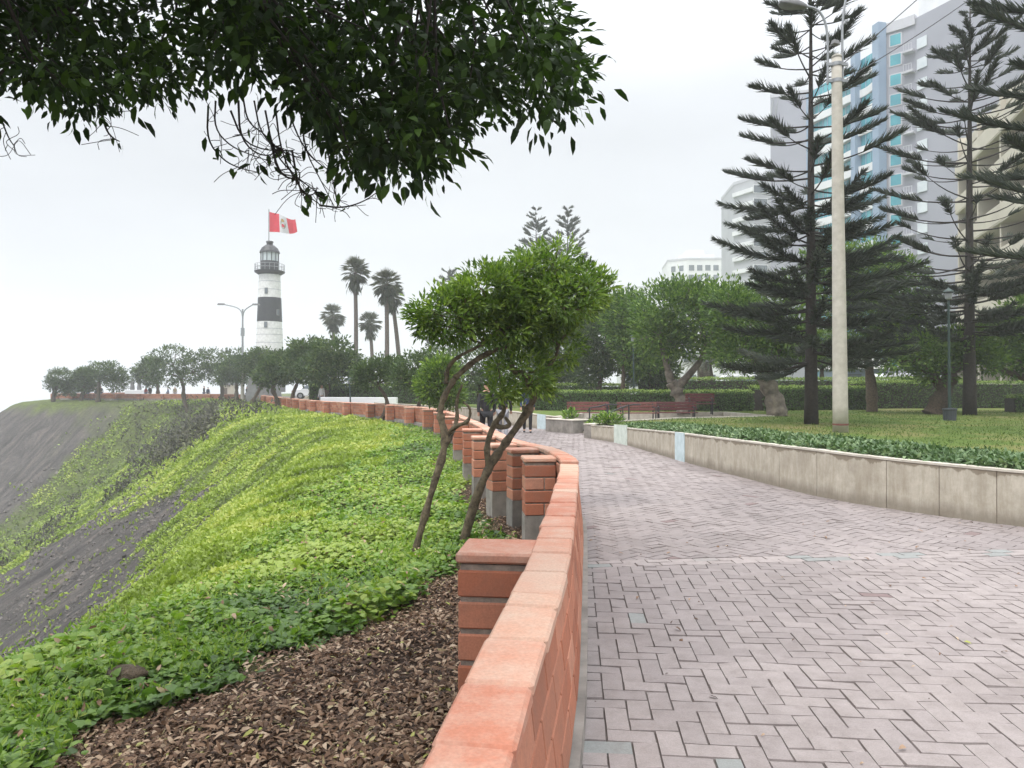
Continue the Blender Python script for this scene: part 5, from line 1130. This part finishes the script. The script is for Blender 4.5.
def beige():
    A = np.array([36.3, 60.]); B = np.array([31.3, 44.5]); root = thing('beige_block', 'near beige apartment block with deep loggias behind the right hand conifers', 'apartment block', (42, 52, 0))
    u = (B - A) / np.linalg.norm(B - A); an = math.atan2(u[1], u[0]); nrm = np.array([u[1], -u[0]]); nrm = nrm if nrm[0] < 0 else -nrm; L = np.linalg.norm(B - A)
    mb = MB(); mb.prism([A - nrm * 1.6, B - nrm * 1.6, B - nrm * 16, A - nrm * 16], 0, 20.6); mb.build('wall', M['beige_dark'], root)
    mb = MB(); mb.prism([A - nrm * .2, B - nrm * .2, B - nrm * 16, A - nrm * 16], 20.6, 21.3); mb.build('roof', M['beige'], root)
    for i in range(7):
        z = .8 + i * 3.0; c = (A + B) / 2 - nrm * .7
        mb = MB(); mb.box((c[0], c[1], z), (L, 1.9, .3), an); c2 = (A + B) / 2 + nrm * .2; mb.box((c2[0], c2[1], z + .55), (L + .2, .16, 1.2), an); mb.build('balcony', M['beige'], root, bevel=.02)
        for q in (.18, .5, .82):
            w_ = A + (B - A) * q - nrm * 1.56; mb = MB(); mb.box((w_[0], w_[1], z + 1.65), (3.0, .1, 1.9), an); wn = mb.build('window', M['offwhite'], root)
            mb = MB()
            for o_ in (-.72, .72): g = w_ + nrm * .06 + u * o_; mb.box((g[0], g[1], z + 1.65), (1.3, .05, 1.7), an)
            mb.build('pane', M['glass_dark'], wn)
        for q in (0.01, .34, .66, .99):
            w_ = A + (B - A) * q - nrm * .75; mb = MB(); mb.box((w_[0], w_[1], z + 1.65), (.3, 1.7, 2.7), an); mb.build('loggia_wall', M['beige'], root)
beige()
def pavilion(label, px0, px1, d, wt, zt, wall, seed):
    a = at(px0, 388, d); e = at(px1, 388, d); c = (a + e) / 2; w = e[0] - a[0]
    root = thing('pavilion', label, 'low building', (c[0], d, lawn_z))
    mb = MB(); mb.box((c[0], d + 2, (lawn_z + wt) / 2), (w, 4, wt - lawn_z)); mb.build('wall', M[wall], root)
    mb = MB(); mb.add([(c[0] - w * .56, d - .5, wt), (c[0] + w * .56, d - .5, wt), (c[0] + w * .56, d + 4.5, wt), (c[0] - w * .56, d + 4.5, wt), (c[0] - w * .4, d + 1.6, zt), (c[0] + w * .4, d + 1.6, zt), (c[0] + w * .4, d + 2.6, zt), (c[0] - w * .4, d + 2.6, zt)], [(3, 2, 1, 0), (4, 5, 6, 7), (0, 1, 5, 4), (1, 2, 6, 5), (2, 3, 7, 6), (3, 0, 4, 7)]); mb.build('roof', M['roof'], root)
    for q in (.25, .7):
        x_ = a[0] + w * q; mb = MB(); mb.box((x_, d - .02, wt - .9), (1.2, .1, 1.0)); mb.build('window', M['glass_dark'], root)
pavilion('low blue grey pavilion with pale roof behind the hedge and concrete pole', 842, 888, 58, 3.1, 4.4, 'bluegrey', 1)
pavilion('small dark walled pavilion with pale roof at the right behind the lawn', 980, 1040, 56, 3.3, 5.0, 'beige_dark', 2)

# ================================================================ cars seen over the hedge
def car(label, px, d, rz, paint, van=False):
    c = at(px, 388, d); z0 = lawn_z; root = thing('parked_car', label, 'van' if van else 'car', (c[0], c[1], z0), 'cars parked beyond the hedges')
    ca, sa = math.cos(rz), math.sin(rz); T = lambda p: (c[0] + p[0] * ca - p[1] * sa, c[1] + p[0] * sa + p[1] * ca, z0 + p[2])
    prof = [(-2.3, .35), (-2.35, .75), (-2.3, 1.95), (-2.1, 2.1), (1.0, 2.1), (1.75, 1.2), (2.35, 1.0), (2.4, .4)] if van else [(-2.1, .3), (-2.15, .8), (-2.0, .98), (-1.4, 1.02), (-.8, 1.45), (.35, 1.47), (1.05, 1.0), (2.0, .85), (2.15, .6), (2.1, .3)]
    mb = MB(); n = len(prof); V = [T((x, s_ * (.86 if z < 1.05 else .74), z)) for s_ in (-1, 1) for x, z in prof]
    mb.add(V, [tuple(range(n)), tuple(range(2 * n - 1, n - 1, -1))] + [(i, n + i, n + (i + 1) % n, (i + 1) % n) for i in range(n)]); mb.build('body', M[paint], root, bevel=.06)
    wl = [[(-1.9, 1.25), (1.0, 1.25), (.85, 1.9), (-1.9, 1.9)]] if van else [[(-1.25, 1.02), (.85, 1.02), (.3, 1.4), (-.75, 1.4)]]
    for s_ in (-1, 1):
        for w in wl: mb = MB(); mb.add([T((x, s_ * (.88 if z < 1.1 and not van else .80), z)) for x, z in w], [(0, 1, 2, 3)]); mb.build('side_window', M['glass_dark'], root)
        for x in (-1.35, 1.4):
            mb = MB(); mb.tube([T((x, s_ * .68, .33)), T((x, s_ * .89, .33))], .33, 16); w_ = mb.build('wheel', M['rubber'], root); mb = MB(); mb.tube([T((x, s_ * .89, .33)), T((x, s_ * .90, .33))], .19, 12); mb.build('rim', M['steel'], w_)
        mb = MB(); mb.box(T((-2.16 if not van else -2.36, s_ * .6, .75)), (.06, .3, .16), rz); mb.build('tail_light', M['lamp_red'], root)
        mb = MB(); mb.box(T((2.1 if not van else 2.37, s_ * .58, .66)), (.08, .32, .14), rz); mb.build('headlight', M['glass_pale'], root)
car('white van parked behind the hedge, seen under the tree branches', 905, 52, .15, 'carwhite', True)
car('silver car parked between the pavilion and the hedge', 862, 54, .1, 'carsilver')
car('white van parked behind the second hedge left of the thick pale trunk', 738, 56, 3.2, 'carwhite', True)

# ================================================================ bench corner: planters, steps, benches, rails
b1, c1 = block('low_planter', 'low cream planter box at the left of the bench corner steps', (1.62, 27.6), (2.5, 26.2), .44, .9)
b2, c2 = block('low_planter', 'narrow cream planter end beside the steps with a yellow bush', (2.5, 23.6), (3.3, 24.6), .42, .5)
mb = MB()
for i, (y0, y1, z) in enumerate(((24.3, 26.4, .08), (24.5, 26.4, .155))): mb.prism([(2.56 + i * .35, y0), (2.52 + i * .35, y1), (3.6, y1), (3.6, y0)], -.05, z)
tag(mb.build('stone_steps', M['coping'], None, (2.9, 25.3, 0), bevel=.01), 'two low stone steps leading up to the bench corner', 'steps')
def bush(label, c, rad, n, seed, sz=.12, leaf='cover', cat='plant'):
    r = np.random.default_rng(seed); root = thing('leafy_plant', label, cat, c); P = np.array(c) + unit(r.normal(size=(n, 3))) * (r.random((n, 1)) ** .4) * np.array(rad) + (0, 0, rad[2] * .8)
    D = P - np.array(c) + r.normal(size=(n, 3)) * .1 + (0, 0, .12); L = sz * (.6 + .8 * r.random(n)); leaves('foliage', P, D, np.array([0, 0, 1.]) + r.normal(size=(n, 3)) * .5, L, L * .4, r.random(n), M[leaf], root, shape='oval', droop=.2)
    mb = MB(); [mb.tube([np.array(c) - (0, 0, .02), P[i]], [.012, .004], 4) for i in range(0, n, max(1, n // 12))]; mb.build('stem', M['bark'], root)
bush('green broad leaved plant on the left planter box', (2.1, 26.9, .46), (.24, .24, .2), 130, 1, .16)
bush('yellow green bush on the planter beside the white panel', (3.0, 23.0, .46), (.5, .3, .2), 420, 2, .12)
bush('small plant behind the steps of the bench corner', (2.75, 26.0, .16), (.15, .14, .16), 90, 3, .14)
def pot(label, c):
    root = thing('flower_pot', label, 'planter pot', c); mb = MB(); mb.lathe(c, [(.2, 0), (.25, .3), (.28, .32), (.28, .38), (.2, .38)], 14); mb.build('pot', M['concrete'], root)
pot('round concrete pot beside the steps railing', (2.95, 26.8, .16))
def bench(label, c, L, rz, red='red'):
    root = thing('park_bench', label, 'bench', c, 'red park benches'); ca, sa = math.cos(rz), math.sin(rz); T = lambda x, y, z: (c[0] + x * ca - y * sa, c[1] + x * sa + y * ca, c[2] + z)
    for nm, rows in (('seat', [(y, .44) for y in (-.18, -.04, .1, .24)]), ('backrest', [(.30 + .03 * i, .58 + .12 * i) for i in range(3)])):
        mb = MB()
        for y, z in rows: mb.box(T(0, y, z), (L, .11 if nm == 'seat' else .035, .035 if nm == 'seat' else .10), rz)
        mb.build(nm, M[red], root, bevel=.006)
    for s_ in (-1, 1):
        mb = MB(); x = s_ * (L / 2 - .14); mb.tube([T(x, -.22, 0), T(x, -.22, .43), T(x, .26, .43)], .028, 6); mb.tube([T(x, .32, 0), T(x, .28, .43), T(x, .38, .88)], .028, 6); mb.tube([T(x, -.24, .45), T(x, -.22, .66), T(x, .32, .68)], .024, 6); mb.build('leg', M['iron'], root)
bench('red slatted bench on the left of the bench corner', (3.15, 30.2, .16), 1.75, .03)
bench('red slatted bench nearest the forked tree, its back a brighter red', (5.05, 29.6, .16), 1.6, .03)
bench('dark red bench turned away at the right end of the bench corner', (6.7, 30.2, .16), 1.7, -.12, 'red_dark')
bench('small dark bench on the lawn edge right of the red benches', (7.9, 31.0, lawn_z), 1.2, -.15, 'red_dark')
def rail(label, pts, posts, z0):
    root = thing('handrail', label, 'handrail', (pts[0][0], pts[0][1], z0)); mb = MB(); mb.tube(smooth_line(np.array(pts), 2), .024, 6); mb.build('rail', M['iron'], root)
    for p in posts: mb = MB(); mb.tube([(p[0], p[1], z0), p], .026, 6); mb.build('post', M['iron'], root)
rail('dark iron handrail left of the bench corner steps', [(2.68, 26.25, .75), (2.75, 26.25, .9), (3.0, 26.3, .92), (3.4, 26.4, 1.02), (3.8, 26.5, 1.0)], [(2.75, 26.25, .9), (3.4, 26.4, 1.02)], .05)
rail('dark iron handrail on the near side of the steps', [(2.72, 24.5, .55), (2.8, 24.5, .68), (3.1, 24.55, .72), (3.9, 24.7, 1.05), (4.3, 24.8, 1.04)], [(2.8, 24.5, .68), (3.9, 24.7, 1.05)], .05)

# ================================================================ people
def skin_mesh(name, verts, edges, rad, mats, root, sub=2, root_v=0):
    me = bpy.data.meshes.new(name + '_skeleton'); me.from_pydata(verts, edges, []); o = bpy.data.objects.new(name + '_skeleton', me); COL.objects.link(o)
    sk = o.modifiers.new('skin', 'SKIN'); sk.use_smooth_shade = True
    for i, v in enumerate(me.skin_vertices[0].data): q = rad[i]; v.radius = q if isinstance(q, tuple) else (q, q); v.use_root = (i == root_v)
    o.modifiers.new('sub', 'SUBSURF').levels = sub; o.modifiers['sub'].render_levels = sub
    dg = bpy.context.evaluated_depsgraph_get(); out = bpy.data.meshes.new_from_object(o.evaluated_get(dg)); out.name = name
    bpy.data.objects.remove(o); out.materials.clear(); out.materials.append(mats)
    out.polygons.foreach_set('use_smooth', np.ones(len(out.polygons), bool))
    return link(name, out, root)
def person(label, loc, rz, top, legs, pose='walk', group=None, scale=1.0, hair='hair', bag=None):
    root = thing('person', label, 'person', loc, group); root.rotation_euler = (0, 0, rz); root.scale = (scale,) * 3
    s_ = .22 if pose == 'walk' else .03; ar = .16 if pose == 'walk' else .03
    # x: right, y: facing
    V = [(0, 0, .95), (0, .0, 1.12), (0, .0, 1.32), (0, .0, 1.46), (0, .015, 1.56), (0, .03, 1.66), (0, .02, 1.74),
         (-.10, .02, .88), (-.105, s_ * .55 + .03, .50), (-.105, s_ * .75 - .02, .09), (-.11, s_ * .75 + .12, .035),
         (.10, .02, .88), (.105, -s_ * .35 + .05, .50), (.105, -s_ - .03, .10), (.11, -s_ + .10, .035),
         (-.175, 0, 1.41), (-.23, -ar * .5, 1.14), (-.235, -ar + .06, .90), (-.23, -ar + .09, .80),
         (.175, 0, 1.41), (.23, ar * .4, 1.14), (.235, ar + .08, .90), (.23, ar + .12, .80)]
    E = [(0, 1), (1, 2), (2, 3), (3, 4), (4, 5), (5, 6), (0, 7), (7, 8), (8, 9), (9, 10), (0, 11), (11, 12), (12, 13), (13, 14), (3, 15), (15, 16), (16, 17), (17, 18), (3, 19), (19, 20), (20, 21), (21, 22)]
    Rd = [(.145, .10), (.13, .095), (.155, .105), (.09, .07), (.055, .055), (.078, .095), (.06, .07), (.085, .085), (.058, .058), (.04, .04), (.035, .03), (.085, .085), (.058, .058), (.04, .04), (.035, .03), .055, .042, .032, .036, .055, .042, .032, .036]
    skin_mesh('body', V, E, Rd, M['skin'], root)
    k = 1.16
    ti = [0, 1, 2, 3, 15, 16, 17, 19, 20, 21]; mp_ = {v: i for i, v in enumerate(ti)}
    V2 = [V[i] for i in ti]; V2[0] = (0, 0, .84)
    skin_mesh('jacket', V2, [(mp_[a], mp_[b_]) for a, b_ in E if a in mp_ and b_ in mp_], [tuple(np.array(Rd[i] if isinstance(Rd[i], tuple) else (Rd[i],) * 2) * k + .008) for i in ti], CLOTH[top], root)
    ti = [0, 7, 8, 9, 11, 12, 13]; mp_ = {v: i for i, v in enumerate(ti)}
    skin_mesh('trousers', [V[i] for i in ti], [(mp_[a], mp_[b_]) for a, b_ in E if a in mp_ and b_ in mp_], [tuple(np.array(Rd[i] if isinstance(Rd[i], tuple) else (Rd[i],) * 2) * k + .006) for i in ti], CLOTH[legs], root)
    skin_mesh('hair', [(0, -.015, 1.66), (0, -.005, 1.735), (0, .03, 1.765)], [(0, 1), (1, 2)], [(.085, .085), (.086, .095), (.055, .06)], M[hair], root)
    for sx_, i in ((-1, 10), (1, 14)):
        p = V[i]; skin_mesh('shoe', [(p[0], p[1] - .13, .045), (p[0], p[1] - .02, .042), (p[0], p[1] + .06, .03)], [(0, 1), (1, 2)], [(.045, .04), (.047, .036), (.035, .024)], CLOTH['black'], root)
    # face: nose, eyes and mouth on the front of the head
    mb = MB(); o_ = ORG[root.name]
    for px_, pz in ((-.032, 1.675), (.032, 1.675)): mb.box((o_[0] + px_, o_[1] + .118, o_[2] + pz), (.022, .012, .010))
    mb.box((o_[0], o_[1] + .112, o_[2] + 1.605), (.045, .014, .010)); mb.build('eyes_and_mouth', M['hair'], root)
    if bag:
        mb = MB(); mb.box((o_[0], o_[1] - .19, o_[2] + 1.2), (.28, .14, .40)); mb.build('backpack', CLOTH[bag], root, bevel=.04)
    return root
person('walker in black jacket and dark trousers behind the left leaning tree trunks', (-.72, 20.9, 0), R(8), 'black', 'black', 'walk', None)
person('walker in black top and pale trousers nearest the trunk of the right leaning tree', (-.28, 22.4, 0), R(-4), 'black', 'grey', 'walk', None)
person('walker in all dark clothes on the path under the right leaning trunk', (.55, 26.5, 0), R(180), 'navy', 'black', 'walk', None)
FAR = [(88, 104.5, 'black', 'person in dark coat leaning by the second small tree'), (96, 106, 'navy', 'person in navy top beside the straight trunk tree'), (101, 107, 'black', 'person in black just right of the straight trunk'), (113, 107, 'grey', 'person in grey left of the pale monument'),
       (146, 105, 'red', 'person in red top standing right of the pale monument'), (150, 106, 'black', 'person in black beside the one in red'), (168, 104, 'denim', 'person in blue left of the big leaning tree'), (175, 105, 'khaki', 'person in khaki top under the big leaning tree'),
       (204, 101, 'black', 'person in black left of the thick dark trunk'), (208, 102, 'navy', 'taller person in navy beside the thick dark trunk'), (247, 90, 'black', 'person in black at the foot of the twin arm lamp'), (322, 52, 'white', 'person in white seen over the parapet at the end of the white low wall')]
for i, (px, d, c, lab) in enumerate(FAR):
    x = (px - 512) / 740 * d; s_, _ = wall_st([x], [d]); 
    if s_[0] > -.6: d += s_[0] + 1.0; x = (px - 512) / 740 * d
    person(lab, (x, d, 0), R(20 + 77 * i), c, ('denim', 'black', 'navy', 'grey')[i % 4], 'stand' if i % 2 else 'walk', 'people on the far promenade', .97 + .05 * (i % 3))
# far promenade furniture: pale monument with figures, kiosk, grey ramp
def monument():
    d = 112; k = d / 740; c = at(136, 388, d); root = thing('monument', 'pale stone monument block with grey figures on top at the far promenade', 'monument', (c[0], d, 0))
    mb = MB(); mb.box((c[0], d, .3), (3.4, 2, .7)); mb.box((c[0], d, .95), (2.6, 1.6, .7)); mb.build('plinth', M['offwhite'], root, bevel=.05)
    for q in (-.55, .5):
        mb = MB(); mb.lathe((c[0] + q, d, 1.28), [(.30, 0), (.34, .3), (.25, .9), (.33, 1.2), (.30, 1.4), (.1, 1.55), (.15, 1.7), (.12, 1.85), (.03, 1.92)], 12); mb.build('statue', M['grey'], root, smooth=True)
monument()
def kiosk():
    d = 104; c = at(229.5, 388, d); root = thing('kiosk', 'small beige kiosk with grey domed roof at the far promenade', 'kiosk', (c[0], d, 0))
    mb = MB(); mb.box((c[0], d, 1.0), (1.6, 1.6, 2.0)); mb.build('wall', M['beige'], root, bevel=.03); mb = MB(); mb.lathe((c[0], d, 2.0), [(1.0, 0), (1.0, .12), (.7, .4), (.25, .6), (.08, .85)], 16); mb.build('roof', M['grey'], root)
    mb = MB(); mb.box((c[0] - .25, d - .81, 1.15), (.5, .04, .9)); mb.build('hatch', M['beige_dark'], root)
kiosk()
d = 84; k = d / 740; x = lambda px: (px - 512) * k; z = lambda py: 1.6 - (py - 388) * k
mb = MB(); V = [(x(244), d, -.05), (x(273), d, -.05), (x(271), d, z(386)), (x(262), d, z(379)), (x(250), d, z(374.5))]; n = len(V); mb.add(V + [(a, b_ + 3.5, c_) for a, b_, c_ in V], [tuple(range(n)), tuple(range(2 * n - 1, n - 1, -1))] + [(i, n + i, n + (i + 1) % n, (i + 1) % n) for i in range(n)])
tag(mb.build('ramp_block', M['grey'], None, (x(258), d, 0), bevel=.04), 'grey wedge shaped concrete block right of the twin arm lamp', 'concrete block')
for px, d, lab, pc in ((315, 74, 'white car parked beyond the far parapet left of the palms', 'carwhite'),):
    o = car(lab, px, d, .2, pc)

# ================================================================ haze: one closed box of air round the place
mh = bpy.data.materials.new('sea_haze'); mh.use_nodes = True; t = mh.node_tree; t.nodes.clear(); oo = t.nodes.new('ShaderNodeOutputMaterial'); pv = t.nodes.new('ShaderNodeVolumePrincipled')
pv.inputs['Color'].default_value = (.97, .985, 1, 1); pv.inputs['Density'].default_value = HAZE; pv.inputs['Anisotropy'].default_value = .0; t.links.new(pv.outputs[0], oo.inputs['Volume'])
mb = MB(); mb.box((0, 0, 12), (1420, 1420, 112)); hz = mb.build('haze', mh); tag(hz, kind='stuff')
